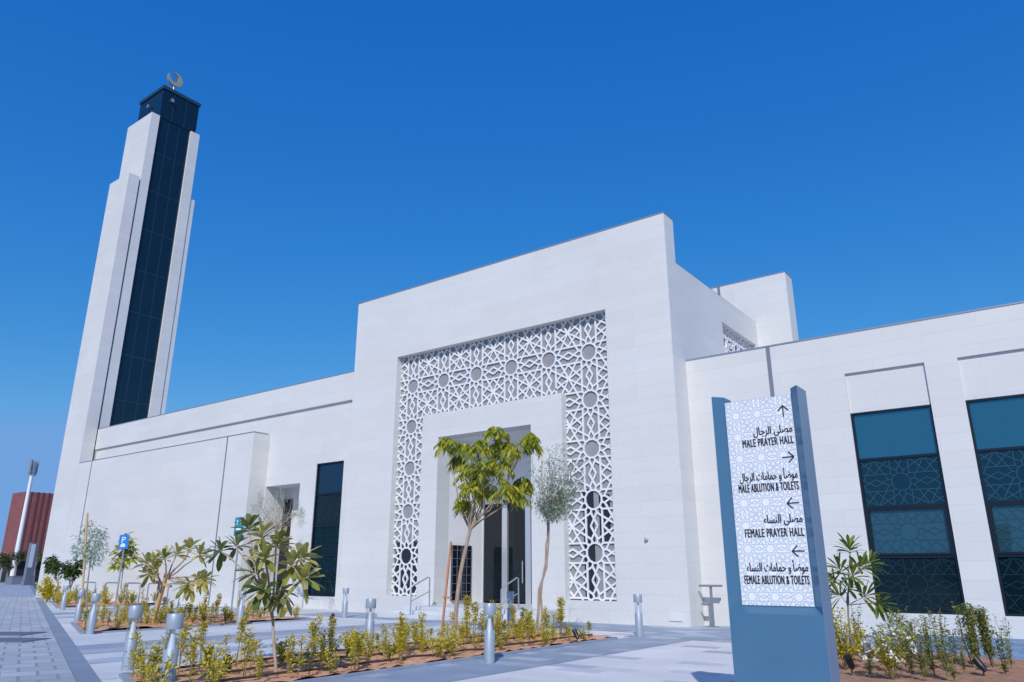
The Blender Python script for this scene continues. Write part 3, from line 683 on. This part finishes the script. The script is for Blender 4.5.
def psign(xp, ytop, ybot, Y, wpx, hpx, m, lab, glyph):
    a, b = at(xp-wpx/2, ytop, Y=Y), at(xp+wpx/2, ytop, Y=Y); z1 = a.z; z0 = at(xp, ytop+hpx, Y=Y).z
    cx_ = (a.x+b.x)/2; r = empty('parking_sign' if glyph == 'P' else 'notice_sign', (cx_, Y, 0), lab, 'sign')
    mb = MB(); mb.tube([(0, .03, 0), (0, .03, z1-.05)], .035, 10); mb.build('pole', 'rail', r, smooth=True)
    wd = (b.x-a.x)/2; mb = MB(); mb.box(-wd, wd, -.03, -.005, z0, z1); f = mb.build('plate', m, r, bevel=.01)
    if glyph == 'P':
        text('lettering', 'P', 0, z0+(z1-z0)*.45, wd*.75, (z1-z0)*.42, -.034, f, 'white', .03, .5)
        mb = MB(); mb.bar((-wd*.5, -.034, z0+(z1-z0)*.24), (wd*.5, -.034, z0+(z1-z0)*.24), .11, .002, (0, 1, 0)); mb.bar((-wd*.3, -.036, z0+(z1-z0)*.34), (wd*.25, -.036, z0+(z1-z0)*.34), .07, .002, (0, 1, 0)); mb.build('symbol', 'white', f)
    else:
        mb = MB(); mb.lathe([(.0, 0), (.09, .0), (.09, .01)], 14); 
        mb = MB(); mb.bar((-wd*.4, -.034, z0+(z1-z0)*.60), (-wd*.4, -.034, z0+(z1-z0)*.85), .07, .002, (0, 1, 0)); mb.bar((wd*.4, -.034, z0+(z1-z0)*.60), (wd*.4, -.034, z0+(z1-z0)*.85), .07, .002, (0, 1, 0)); mb.bar((-wd*.55, -.036, z0+(z1-z0)*.35), (wd*.55, -.036, z0+(z1-z0)*.35), .08, .002, (0, 1, 0)); mb.build('symbol', 'white', f)
psign(125.2, 535, 598, 17.2, 9.5, 14, 'bluesign', 'blue and white parking sign on a pole behind the bike racks', 'P')
psign(240.5, 517.5, 600, 18.5, 9, 18, 'tealsign', 'teal notice sign on a thin pole above the big leaved tree', 'T')
def spot(x, y, ang, lab, z=.06):
    r = empty('garden_spotlight', (x, y, z), lab, 'spotlight', 'spotlights in the planting beds', ang)
    r.scale = (.72,)*3
    mb = MB(); mb.tube([(0, 0, 0), (0, 0, .12)], .015, 6); mb.build('spike', 'black', r)
    mb = MB(); mb.tube([(.05, 0, .10), (-.02, 0, .19), (-.03, 0, .20), (-.12, 0, .33)], [.045, .07, .07, .075], 14); mb.build('lamp_head', 'black', r, smooth=True)
g = at(852, 672, Z=.08); spot(g.x, g.y, R(80), 'black garden spotlight at the left end of the soil below the windows')
g = at(984, 675, Z=.08); spot(g.x, g.y, R(-10), 'black tilted garden spotlight right of the white flowers')
g = at(577, 641, Z=.08); spot(g.x, g.y, R(-20), 'black garden spotlight at the far tip of the long soil bed')
g = at(328, 622, Z=.08); spot(g.x, g.y+.1, R(200), 'small black garden spotlight at the right end of the middle bed')
g = at(228, 672, Z=.08); spot(g.x, g.y, R(120), 'black garden spotlight among shrubs near the big leaved tree')

# ------------------------------------------------------------------ shrubs
def rdir(zmin=-1, zmax=1):
    a = random.uniform(0, 2*math.pi); z = random.uniform(zmin, zmax); q = math.sqrt(max(0, 1-z*z)); return V((q*math.cos(a), q*math.sin(a), z))
def make_spike(h, dens, lm, base=.35):
    r = empty('upright_shrub', (0, 0, 0), '-', 'shrub'); st = MB(); lf = MB()
    for s in range(random.choice((1, 1, 2))):
        ox_, oy_ = random.uniform(-.05, .05), random.uniform(-.05, .05); lean = V((random.uniform(-.08, .08), random.uniform(-.08, .08), 1)); hh = h*random.uniform(.75, 1)
        pts = [V((ox_, oy_, 0))+lean*hh*t for t in (0, .5, 1)]; st.tube(pts, [.008, .006, .003], 5)
        n = int(dens*hh)
        for i in range(n):
            t = base+(1-base)*random.random(); p = V((ox_, oy_, 0))+lean*hh*t; q = rdir(.15, .9)
            rr = .055*(1-.55*abs(t-.62)/.5)
            lf.leaf(p+q*rr*random.random(), q, random.uniform(.055, .10), random.uniform(.022, .04), .25)
    for i in range(int(dens*.18)):
        q = rdir(.1, .8); lf.leaf(V((q.x*.14*random.random(), q.y*.14*random.random(), .05+.22*random.random())), q, random.uniform(.05, .09), .035, .3)
    st.build('stem', 'twig', r); lf.build('foliage', lm, r); return r
def make_bushy(h, rad, n, lm, flowers=0, nm='bushy_shrub', L=.08):
    r = empty(nm, (0, 0, 0), '-', 'shrub'); st = MB(); lf = MB()
    for s in range(9):
        q = rdir(.5, 1); e = V((q.x*rad*.9, q.y*rad*.9, h*random.uniform(.55, .95))); st.tube([(0, 0, 0), e*.5+V((0, 0, .03)), e], [.009, .006, .003], 5)
        for i in range(n//9):
            t = random.uniform(.25, 1.05); p = e*t+rdir()*rad*.32*random.random(); p.z = max(.03, p.z)
            lf.leaf(p, (q*.6+rdir(-.2, .9)), random.uniform(.6, 1.1)*L, random.uniform(.35, .5)*L, .3)
    st.build('stem', 'twig', r); lf.build('foliage', lm, r)
    if flowers:
        fl = MB()
        for i in range(flowers):
            q = rdir(.1, 1); c = V((q.x*rad, q.y*rad, .25*h+abs(q.z)*h*.7))
            for k in range(7): fl.leaf(c+rdir()*.02, rdir(-.2, 1), .05, .035, 0)
        fl.build('blossom', 'flower', r)
    return r
spikes = [make_spike(h, 130, lm, b) for h, lm, b in ((.62, 'lf_gold', .3), (.78, 'lf_gold', .4), (.5, 'lf_gold', .2), (.85, 'lf_gold', .5), (.7, 'lf_gold', .25), (.58, 'lf_olive', .5), (.42, 'lf_gold', .3))]
bushes = [make_bushy(h, rd, 170, lm) for h, rd, lm in ((.42, .22, 'lf_gold'), (.5, .26, 'lf_gold'), (.36, .24, 'lf_olive'), (.50, .22, 'lf_gold'))]
used = {}
def place_shrub(proto, x, y, lab, group, s=1., z=.05):
    if used.get(proto.name): o = copy_tree(proto)
    else: used[proto.name] = 1; o = proto
    o.location = (x, y, z); o.rotation_euler = (random.uniform(-.06, .06), random.uniform(-.06, .06), random.uniform(0, 6.28)); o.scale = (s, s, s*random.uniform(.9, 1.12))
    tag(o, lab, 'shrub', group); return o
def scatter(inside, poly, n, mind, fn):
    xs = [p[0] for p in poly]; ys = [p[1] for p in poly]; pts = []; tries = 0
    while len(pts) < n and tries < 8000:
        tries += 1; x, y = random.uniform(min(xs)+.15, max(xs)-.15), random.uniform(min(ys)+.15, max(ys)-.15)
        if not inside(x, y) or any((x-a)**2+(y-b)**2 < mind*mind for a, b in pts): continue
        pts.append((x, y)); fn(x, y)
def f1(x, y):
    if random.random() < .76: place_shrub(random.choice(spikes), x, y, 'upright yellow green shrub in the long soil bed before the entrance', 'upright shrubs in the long soil bed', random.choice((.45, .6, .75, .9, 1.0, 1.15)))
    else: place_shrub(random.choice(bushes), x, y, 'low bushy yellow shrub in the long soil bed before the entrance', 'bushy shrubs in the long soil bed', random.uniform(.75, 1.1))
scatter(in1, BED1, 150, .23, f1)
def f2(x, y):
    if random.random() < .5: place_shrub(random.choice(spikes), x, y, 'upright yellow green shrub in the middle bed beyond the first walkway', 'upright shrubs in the middle bed', random.uniform(.7, 1.05))
    else: place_shrub(random.choice(bushes), x, y, 'low bushy yellow shrub in the middle bed beyond the first walkway', 'bushy shrubs in the middle bed', random.uniform(.8, 1.2))
scatter(in2, BED2, 78, .42, f2)
def f3(x, y):
    if random.random() < .6: place_shrub(random.choice(bushes), x, y, 'low yellow shrub in the farthest bed in front of the bike racks', 'bushy shrubs in the farthest bed', random.uniform(1., 1.5))
    else: place_shrub(random.choice(spikes), x, y, 'upright yellow shrub in the farthest bed in front of the bike racks', 'upright shrubs in the farthest bed', random.uniform(.9, 1.3))
scatter(in3, BED3, 42, .6, f3)
yb_ = make_bushy(1.25, .75, 1400, 'lf_gold', nm='golden_bush', L=.17); q = at(52, 597, Z=0); yb_.location = (-43.4, 18.2, 0); tag(yb_, 'big round golden yellow bush at the left end of the farthest bed', 'bush')

# bed below the right-hand windows
def at_bed(x, y): g = at(x, y, Z=.06); return g.x, g.y
def one(proto, x, y, lab, cat='shrub', s=1.):
    gx, gy = at_bed(x, y); proto.location = (gx, gy, .05); proto.rotation_euler = (0, 0, random.uniform(0, 6)); proto.scale = (s,)*3; tag(proto, lab, cat)
one(make_bushy(.92, .44, 1500, 'lf_gold', nm='golden_bush', L=.07), 846, 668, 'yellow green leafy bush right beside the blue sign pillar', 'bush')
one(make_bushy(.72, .38, 800, 'lf_olive', flowers=60, nm='flowering_bush', L=.07), 893, 678, 'low bush covered in small white flowers', 'bush')
one(make_bushy(.40, .20, 150, 'lf_olive', flowers=10, nm='flowering_bush', L=.06), 872, 668, 'small thin bush with a few white flowers left of the bigger flowering bush', 'bush')
def make_column(h, rad, n, lm):
    r = empty('columnar_shrub', (0, 0, 0), '-', 'shrub'); st = MB(); lf = MB()
    for s in range(5):
        ox_, oy_ = random.uniform(-1, 1)*rad*.6, random.uniform(-1, 1)*rad*.6; st.tube([(ox_*.4, oy_*.4, 0), (ox_, oy_, h*.5), (ox_*1.1, oy_*1.1, h*random.uniform(.8, 1))], [.01, .008, .003], 5)
        for i in range(n//5):
            t = random.uniform(.2, 1.0); q = rdir(.2, .95); lf.leaf(V((ox_*(.4+.7*t), oy_*(.4+.7*t), h*t))+rdir()*rad*.28, q, random.uniform(.04, .075), .022, .1)
    st.build('stem', 'twig', r); lf.build('foliage', lm, r); return r
one(make_column(.92, .22, 1500, 'lf_weed'), 977, 668, 'dense upright olive green shrub, the taller one behind the tilted spotlight', 'shrub', 1.0)
one(make_column(.86, .22, 1500, 'lf_weed'), 996, 667, 'dense upright olive green shrub at the right end of the bed below the windows', 'shrub', 1.0)
def make_weed(h, lm):
    r = empty('wispy_plant', (0, 0, 0), '-', 'plant'); st = MB(); lf = MB()
    for s in range(5):
        ln = V((random.uniform(-.12, .12), random.uniform(-.12, .12), 1)); hh = h*random.uniform(.7, 1); st.tube([(0, 0, 0), ln*hh*.5, ln*hh], [.006, .004, .002], 5)
        for i in range(34):
            t = random.uniform(.1, 1); q = rdir(.1, .8); lf.leaf(ln*hh*t, q, random.uniform(.05, .10)*(1.15-.3*t), .022, .2)
    st.build('stem', 'twig', r); lf.build('foliage', lm, r); return r
wp = [make_weed(.8, 'lf_green'), make_weed(.62, 'lf_green'), make_weed(.9, 'lf_weed')]
for i, (x, y) in enumerate([(862, 662), (880, 660), (897, 663), (906, 668), (918, 664), (931, 670), (944, 668), (957, 665), (965, 674), (912, 678), (925, 681), (948, 678), (870, 676), (940, 661), (1012, 668), (955, 682), (887, 669), (901, 660), (922, 673), (935, 676), (908, 662), (928, 662), (1006, 676), (860, 656), (893, 656), (912, 656)]):
    p_ = wp[i % 3]; o = p_ if i < 3 else copy_tree(p_); gx, gy = at_bed(x, y); o.location = (gx, gy, .05); o.scale = (random.uniform(.75, 1.15),)*3; o.rotation_euler = (0, 0, random.uniform(0, 6))
    tag(o, 'thin wispy green plant in the soil below the dark blue windows', 'plant', 'wispy plants below the windows')

# ------------------------------------------------------------------ trees
def branch(mb, a, b, r0, r1, wob=.06, n=5):
    a, b = V(a), V(b); L = (b-a).length; pts = []
    for i in range(n+1):
        t = i/n; pts.append(a.lerp(b, t)+(rdir()*wob*L*math.sin(math.pi*t) if 0 < i < n else V((0, 0, 0))))
    mb.tube(pts, [r0+(r1-r0)*i/n for i in range(n+1)], 8); return pts
def tree_root(base, lab, name='young_tree'):
    return empty(name, base, lab, 'tree')
def pt(x, y, Y, base, dy=0.): return at(x, y, Y=Y+dy)-V(base)
# yellow-green tree before the entrance
base = V((-12.0, 13.9, .04)); t1 = tree_root(base, 'young tree with drooping yellow green leaves in front of the entrance doors')
tb = MB(); cr = MB()
fork = pt(470, 530, 13.9, base); branch(tb, (0, 0, 0), fork, .055, .04, .03)
clumps = [(446, 441, 11, -.2), (462, 447, 12, .2), (478, 446, 13, -.3), (496, 432, 13, 0), (502, 444, 13, .3), (527, 437, 12, -.1), (533, 440, 9, .2), (468, 468, 15, .1), (486, 468, 16, -.4), (500, 462, 14, .3), (470, 488, 15, -.3), (488, 492, 16, .2), (505, 486, 13, -.2), (519, 492, 12, .2), (523, 480, 10, .4), (464, 503, 10, 0), (458, 458, 9, .4), (511, 448, 8, -.3), (478, 478, 12, .5)]
for x, y, r, dy in clumps:
    c = pt(x, y, 13.9, base, dy); rad = r/41.
    branch(tb, fork.lerp(c, .0), c, .022, .006, .07, 4)
    for k in range(22):
        q = rdir(-.45, 1); s0 = c+q*rad*.25; e = q*rad*.75+V((0, 0, -.05))
        for j in range(9):
            t = (j+1)/9; p_ = s0+e*t+V((0, 0, -.12*t*t)); sd_ = e.cross(V((0, 0, 1))).normalized()*(1 if j % 2 else -1)
            cr.leaf(p_, sd_*.7+e.normalized()*.4+V((0, 0, -.75)), random.uniform(.12, .20), random.uniform(.042, .065), .35)
tb.build('trunk', 'bark_pale', t1, smooth=True); cr.build('crown', 'lf_yellowgreen', t1)
mb = MB(); mb.box(-.022, .022, -.022, .022, 0, 2.2); mb.box(-.05, .16, -.045, .045, .92, .96); o = mb.build('support_stake', 'stake'); o.location = (-12.25, 13.75, 0); o.rotation_euler = (0, R(5), .3); tag(o, 'reddish timber stake tied to the tree before the entrance', 'stake')
# fine grey-green tree
base = V((-11.0, 15.8, .04)); t2 = tree_root(base, 'slender tree with fine grey green leaves right of the entrance doors'); tb = MB(); cr = MB()
f1_ = pt(545, 555, 15.8, base); f2_ = pt(549, 520, 15.8, base); branch(tb, (0, 0, 0), f2_, .035, .024, .03); branch(tb, (.1, .05, 0), pt(546, 545, 15.8, base), .03, .02, .05); branch(tb, pt(546, 545, 15.8, base), pt(550, 505, 15.8, base), .02, .012, .05)
for i in range(84):
    a = random.uniform(0, 6.28); rr = math.sqrt(random.random()); x = 555+31*rr*math.cos(a); y = 481+37*rr*math.sin(a)
    e = pt(x, y, 15.8, base, random.uniform(-.6, .6)); pts = branch(tb, f2_.lerp(e, random.uniform(0, .35)), e, .008, .002, .08, 4)
    for p_ in pts[1:]:
        for k in range(10):
            cr.leaf(p_+rdir()*.17*random.random(), rdir(-.8, .6), random.uniform(.07, .13), random.uniform(.02, .03), .4)
tb.build('trunk', 'bark_pale', t2, smooth=True); cr.build('crown', 'lf_grey', t2)
# plumerias
def rosette(mb, p, d, n, L, W):
    d = V(d).normalized(); sd_ = d.orthogonal().normalized(); b = d.cross(sd_); a0 = random.uniform(0, 6)
    for k in range(n):
        a = a0+k*2.4; t = k/n; e = (sd_*math.cos(a)+b*math.sin(a))*(1-.55*t)+d*(.15+.75*t); l = L*random.uniform(.75, 1.05)
        mb.leaf2(p+d*.10*t, e, l, W*random.uniform(.85, 1.1), .25+.3*(1-t))
def leaf2(s, p, d, L, W, droop):
    """long oval leaf with a midrib fold, 5 stations"""
    d = V(d).normalized(); p = V(p); sd_ = d.cross(V((0, 0, 1)))
    if sd_.length < .05: sd_ = V((1, 0, 0))
    sd_.normalize(); n = sd_.cross(d); a = random.uniform(-.5, .5); sd_, n = sd_*math.cos(a)+n*math.sin(a), n*math.cos(a)-sd_*math.sin(a)
    prof = [(0, .06), (.22, .55), (.5, .95), (.75, 1.), (.92, .6), (1., .03)]; i0 = len(s.v)
    for t, w_ in prof:
        c = p+d*L*t+V((0, 0, -droop*L*.5*t*t)); s.v += [tuple(c+sd_*W*.5*w_+n*W*.10*w_), tuple(c), tuple(c-sd_*W*.5*w_+n*W*.10*w_)]
    for i in range(len(prof)-1):
        for k in range(2):
            q = i0+i*3+k; s.f.append((q, q+1, q+4, q+3)); s.mi.append(s.cur)
MB.leaf2 = leaf2
base = V((-9.85, 7.45, .05)); t3 = tree_root(base, 'young frangipani tree with big leathery leaves, the nearest tree', 'frangipani_tree'); tb = MB(); cr = MB(); cp = MB()
Y3 = 7.45; top = pt(272, 612, Y3, base); branch(tb, (0, 0, 0), top, .024, .02, .01)
k1 = pt(262, 590, Y3, base); branch(tb, top, k1, .026, .022, .05)
tips = [((222, 552), -.1, (-1, .1, .35), cr, 15), ((236, 548), .15, (-.5, .3, .8), cr, 10), ((249, 532), .1, (-.2, 0, 1), cr, 15), ((262, 540), -.2, (.3, -.3, .8), cp, 14), ((276, 548), .2, (.5, .2, .9), cp, 15), ((266, 560), -.2, (.2, -.5, .5), cp, 12), ((290, 568), -.1, (.8, -.2, .6), cp, 17), ((299, 560), .2, (.8, .3, .7), cp, 13), ((302, 580), 0, (1, -.1, .3), cp, 12), ((266, 590), -.2, (.1, -.8, .1), cr, 14), ((282, 592), .1, (.5, -.4, .0), cr, 13), ((252, 560), .25, (-.1, .7, .5), cp, 10), ((258, 575), -.15, (-.2, -.5, .3), cr, 9)]
for (x, y), dy, d, m_, n in tips:
    e = pt(x, y, Y3, base, dy); mid = pt(256, 560, Y3, base) if x < 262 else pt(270, 592, Y3, base)
    st_ = k1 if x < 262 else top; branch(tb, st_, st_.lerp(e, .55)+V((0, 0, .03)), .018, .014, .03, 3); branch(tb, st_.lerp(e, .55)+V((0, 0, .03)), e, .014, .012, .02, 2); rosette(m_, e, d, n+3, .345, .105)
tb.build('trunk', 'bark_pale', t3, smooth=True); cr.build('crown', 'lf_plum', t3); cp.build('crown', 'lf_plumpale', t3)
base = V((-22.4, 12.6, .05)); t4 = tree_root(base, 'branching frangipani tree with yellowish leaf rosettes at the middle bed', 'frangipani_tree'); tb = MB(); cp = MB(); Y4 = 12.6
top = pt(156, 601, Y4, base); branch(tb, (0, 0, 0), top, .06, .05, .02); 
for (x, y), dy, d in [((147, 565), 0, (-.6, 0, .8)), ((153, 562), .4, (-.2, .4, 1)), ((165, 560), -.3, (0, -.3, 1)), ((176, 556), .3, (.2, .3, 1)), ((190, 550), 0, (.2, 0, 1)), ((199, 556), -.3, (.8, 0, .5)), ((196, 577), .3, (.6, .2, -.1)), ((203, 580), 0, (.8, 0, .1)), ((190, 583), -.3, (.1, -.5, -.2)), ((158, 570), -.4, (-.1, -.5, .3)), ((150, 575), .2, (-.6, 0, .2))]:
    e = pt(x, y, Y4, base, dy); j = pt(167, 578, Y4, base) if x > 160 else pt(160, 580, Y4, base); branch(tb, top, j, .04, .03, .02, 2); branch(tb, j, e, .026, .016, .05, 3); rosette(cp, e, d, 15, .46, .14)
tb.build('trunk', 'bark_pale', t4, smooth=True); cp.build('crown', 'lf_plumpale', t4)
mb = MB(); mb.box(-.045, .045, -.045, .045, 0, 1.5); mb.box(-.3, .3, -.05, .05, 1.15, 1.22); o = mb.build('support_stake', 'stake_tan'); o.location = (-22.3, 12.35, 0); o.rotation_euler = (0, R(12), .2); tag(o, 'tan timber stake with crossbar at the branching frangipani trunk', 'stake')
# generic leafy small trees
def leafy(base, lab, trunk_pts, clumps, Y, lm, bm, L, W, per, pxm, name='young_tree', r0=.04):
    base = V(base); t = tree_root(base, lab, name); tb = MB(); cr = MB()
    pts = [V((0, 0, 0))]+[pt(x, y, Y, base) for x, y in trunk_pts]
    for i in range(len(pts)-1): branch(tb, pts[i], pts[i+1], r0*(1-.3*i), r0*(1-.3*(i+1)), .03, 3)
    for x, y, r in clumps:
        c = pt(x, y, Y, base, random.uniform(-1, 1)*r/pxm*.6); branch(tb, pts[-1], c, r0*.4, r0*.12, .06, 3); rad = r/pxm
        for k in range(per):
            q = rdir(-.7, 1); cr.leaf(c+q*rad*random.uniform(.25, 1.), q*.7+rdir(-.6, .3), L*random.uniform(.7, 1.2), W*random.uniform(.8, 1.2), .5)
    tb.build('trunk', bm, t, smooth=True); cr.build('crown', lm, t); return t
leafy((-31.2, 14.6, 0), 'airy olive like tree tied to a tall timber stake left of the parking sign', [(88, 580), (90, 560)], [(82, 540, 7), (90, 528, 7), (97, 540, 8), (87, 550, 8), (99, 552, 7), (80, 553, 6), (93, 545, 8), (92, 560, 6), (101, 533, 5)], 14.6, 'lf_grey', 'bark_dark', .26, .05, 70, 20)
g = at(82, 612, Z=0); q = at(87.5, 513, Y=14.4); mb = MB(); mb.tube([(0, 0, 0), (q.x+31.25, 0, q.z)], .045, 6); o = mb.build('support_stake', 'stake_tan'); o.location = (-31.25, 14.4, 0); tag(o, 'tall tan timber stake beside the airy tree by the bike racks', 'stake')
leafy((-43.0, 18.6, 0), 'small round dark green tree, the left one of two beside the minaret foot', [(58, 583)], [(52, 560, 4), (56, 564, 5), (52, 568, 4), (58, 568, 4), (50, 564, 3)], 18.6, 'lf_dark', 'bark_dark', .26, .14, 75, 16, r0=.06)
leafy((-39.4, 18.0, 0), 'small round dark green tree, the right one of two beside the minaret foot', [(70, 590)], [(71, 566, 5), (76, 570, 5), (71, 574, 4), (79, 564, 4), (67, 571, 4)], 18.0, 'lf_dark', 'bark_dark', .26, .14, 75, 17, r0=.06)
leafy((-33.8, 17.6, 0), 'small tree with drooping yellow tinged leaves behind the parking sign', [(121, 588), (123, 570)], [(127, 538, 5), (130, 549, 6), (120, 552, 6), (131, 558, 5), (122, 562, 6), (117, 565, 4), (125, 545, 6)], 17.6, 'lf_yellowgreen', 'bark_dark', .34, .12, 40, 20)
# sparse twiggy tree by the niche
base = V((-26.4, 19.2, 0)); t8 = tree_root(base, 'sparse wispy tree with almost bare twigs before the wall niche'); tb = MB(); cr = MB(); f2_ = pt(277, 530, 19.2, base); branch(tb, (0, 0, 0), f2_, .045, .025, .02)
for i in range(30):
    a = random.uniform(-.4, 3.5); x = 277+25*math.cos(a); y = 512-26*math.sin(a)*random.uniform(.3, 1); e = pt(x, y, 19.2, base, random.uniform(-.8, .8)); pts = branch(tb, f2_, e+V((0, 0, .05)), .010, .004, .09, 5); e2 = e+V((random.uniform(-.2, .2), 0, -.45)); pts += branch(tb, e+V((0, 0, .05)), e2, .004, .002, .05, 3)
    for p_ in pts[2:]:
        for k in range(4): cr.leaf(p_+rdir()*.08, rdir(-.9, .4), random.uniform(.08, .13), .02, .4)
tb.build('trunk', 'bark_pale', t8, smooth=True); cr.build('crown', 'lf_grey', t8)
# mango-like young tree right of the sign
base = V((-3.55, 14.6, .05)); t9 = tree_root(base, 'young tree with long glossy drooping leaves right of the blue sign pillar'); tb = MB(); cr = MB(); Y9 = 14.6
branch(tb, (0, 0, 0), pt(848, 605, Y9, base), .022, .016, .02); branch(tb, pt(848, 605, Y9, base), pt(850, 552, Y9, base), .016, .008, .03)
for (x, y), dy, d, n in [((850, 553), 0, (0, 0, 1), 16), ((842, 572), .1, (-.5, .2, .7), 12), ((858, 570), -.1, (.6, -.1, .6), 13), ((866, 566), .1, (.8, .3, .5), 10), ((853, 578), -.15, (.1, -.6, .3), 12), ((836, 582), 0, (-.8, 0, .3), 8), ((862, 598), .1, (.5, .2, .3), 13), ((876, 603), 0, (.8, -.2, -.1), 12), ((842, 597), -.1, (-.6, -.2, .4), 10), ((848, 590), .15, (-.1, .6, .4), 10)]:
    e = pt(x, y, Y9, base, dy); branch(tb, pt(849, min(605, y+14), Y9, base), e, .009, .006, .05, 3); rosette(cr, e, d, n+6, .36, .062)
tb.build('trunk', 'bark_dark', t9, smooth=True); cr.build('crown', 'lf_green', t9)

# ------------------------------------------------------------------ far left: mast, red building, totem, trees
def zray(x, y, P): 
    d = fw*FPX+rt*(x-512)-up*(y-341); k = math.hypot(P[0], P[1])/math.hypot(d.x, d.y); return EYE+d.z*k
g = at(11, 583, Z=0); hm = zray(28, 462, g)
ms = empty('lamp_mast', (g.x, g.y, 0), 'tall white mast with a cluster of lamp panels on top, at the far left', 'lamp post')
mb = MB(); mb.tube([(0, 0, 0), (0, 0, hm*.5), (0, 0, hm-.5)], [.36, .28, .2], 16); mb.build('pole', 'white', ms, smooth=True)
for k in range(6):
    a = k*math.pi/3; mb = MB(); e = V((math.cos(a), math.sin(a), 0))
    mb.bar((e.x*.55, e.y*.55, hm-1.9+.25*(k % 2)), (e.x*.55, e.y*.55, hm+.1+.25*(k % 2)), .32, .16, e); mb.bar((e.x*.2, e.y*.2, hm-1), (e.x*.5, e.y*.5, hm-1), .1, .1, (0, 0, 1)); mb.build('lamp_panel', 'coping', ms)
mb = MB(); mb.tube([(math.cos(a)*.5, math.sin(a)*.5, hm-1.4) for a in [i*math.pi/6 for i in range(13)]], .06, 6); mb.build('ring', 'rail', ms, smooth=True)
RX = -138.; a = at(25.5, 491.5, X=RX); b = at(62, 495, X=RX); zt_ = a.z
rb = empty('red_building', (RX, a.y, 0), 'rust red building with vertical cladding ribs beyond the minaret', 'building')
mb = MB(); mb.box(-5, 0, 0, b.y-a.y+18, 3.2, zt_); mb.build('upper_storeys', 'red', rb)
mb = MB(); mb.box(-4.5, -.8, .5, b.y-a.y+17, 0, 3.2); mb.build('ground_floor', 'void', rb)
mb = MB(); y = .25
while y < b.y-a.y+17.6: mb.box(.0, .07, y, y+random.uniform(.12, .4), 3.2+random.uniform(0, 5)*(random.random() < .4), zt_+.05); y += random.uniform(.6, 1.1)
mb.build('cladding_ribs', 'red_dk', rb)
g = at(26.5, 585.5, Z=0); ht = zray(33, 543, g)
tt = empty('totem_sign', (g.x, g.y, 0), 'dark blue totem sign with a pale panel on the far promenade', 'sign', rz=R(12))
mb = MB(); mb.box(-.2, .2, -.48, .48, 0, ht); mb.build('casing', 'joint', tt, bevel=.03)
mb = MB(); mb.box(.2, .22, -.40, .1, ht*.42, ht*.97); mb.build('panel', 'panel', tt)
mb = MB(); mb.box(-.26, .26, -.55, .55, 0, .5); mb.build('plinth', 'joint', tt)
g = at(15, 584.5, Z=0); mb = MB(); mb.box(-1, 1, -1.2, 1.4, 0, .95); mb.box(-1.05, 1.05, -1.25, 1.45, .95, 1.02); o = mb.build('planter_box', 'joint', bevel=.03); o.location = (g.x+1, g.y, 0); tag(o, 'dark box planter beside the white mast', 'planter')
g = at(2.5, 578, Z=0); r_ = empty('information_board', (-96, 33.2, 0), 'small white board with a blue mark at the left photo edge', 'sign', rz=R(-25)); zb = zray(3, 576, r_.location); zt2 = zray(3, 563.5, r_.location)
mb = MB(); mb.box(-.05, .05, -.9, .9, zb, zt2); f = mb.build('board', 'white', r_); mb = MB(); mb.box(.05, .07, -.5, .5, zb+.45, zt2-.5); mb.build('mark', 'bluesign', f)
mb = MB(); mb.tube([(0, -.6, 0), (0, -.6, zb)], .05, 6); mb.tube([(0, .6, 0), (0, .6, zb)], .05, 6); mb.build('leg', 'rail', r_)
far = [(1, 562, -125, 8, 'broad dark green tree at the left photo edge'), (9, 567, -120, 4, 'low dark tree left of the white mast'), (18, 556, -118, 6, 'dark green tree right behind the white mast'), (37, 557, -118, 5, 'pale green tree right of the dark totem sign'), (46, 562, -118, 4, 'small green tree at the left edge of the minaret foot')]
for x, y, X, r, lab in far:
    c = at(x, y, X=X); gg = V((c.x, c.y, 0)); t = tree_root(gg, lab, 'distant_tree'); tb = MB(); cr = MB(); rad = r/741*140; branch(tb, (0, 0, 0), (0, 0, c.z), .18, .08, .02, 3)
    for k in range(16):
        q = rdir(-.4, .9); cc = V((0, 0, c.z))+q*rad*.62; branch(tb, (0, 0, c.z*.6), cc, .07, .02, .05, 2)
        for j in range(40): u = rdir(); cr.leaf(cc+u*rad*.42*random.random(), u, rad*.22, rad*.12, .3)
    tb.build('trunk', 'bark_dark', t); cr.build('crown', 'lf_dark' if r != 5 else 'lf_green', t)
hb = make_bushy(1.2, 3.0, 600, 'lf_gold', nm='golden_hedge', L=.5); g = at(40, 581, Z=0); hb.location = (g.x, g.y, 0); hb.scale = (.5, .8, .9); tag(hb, 'long golden yellow hedge between the totem sign and the minaret', 'hedge')
mb = MB(); mb.box(-5, 5, -4, 4, 0, 4.4); mb.box(-5.2, 5.2, -4.2, 4.2, 4.4, 4.7); c_ = at(5, 562, X=-150); o = mb.build('white_pavilion', 'stone_plain'); o.location = (c_.x, c_.y, 0); tag(o, 'small white flat roofed pavilion far off at the left edge', 'building')
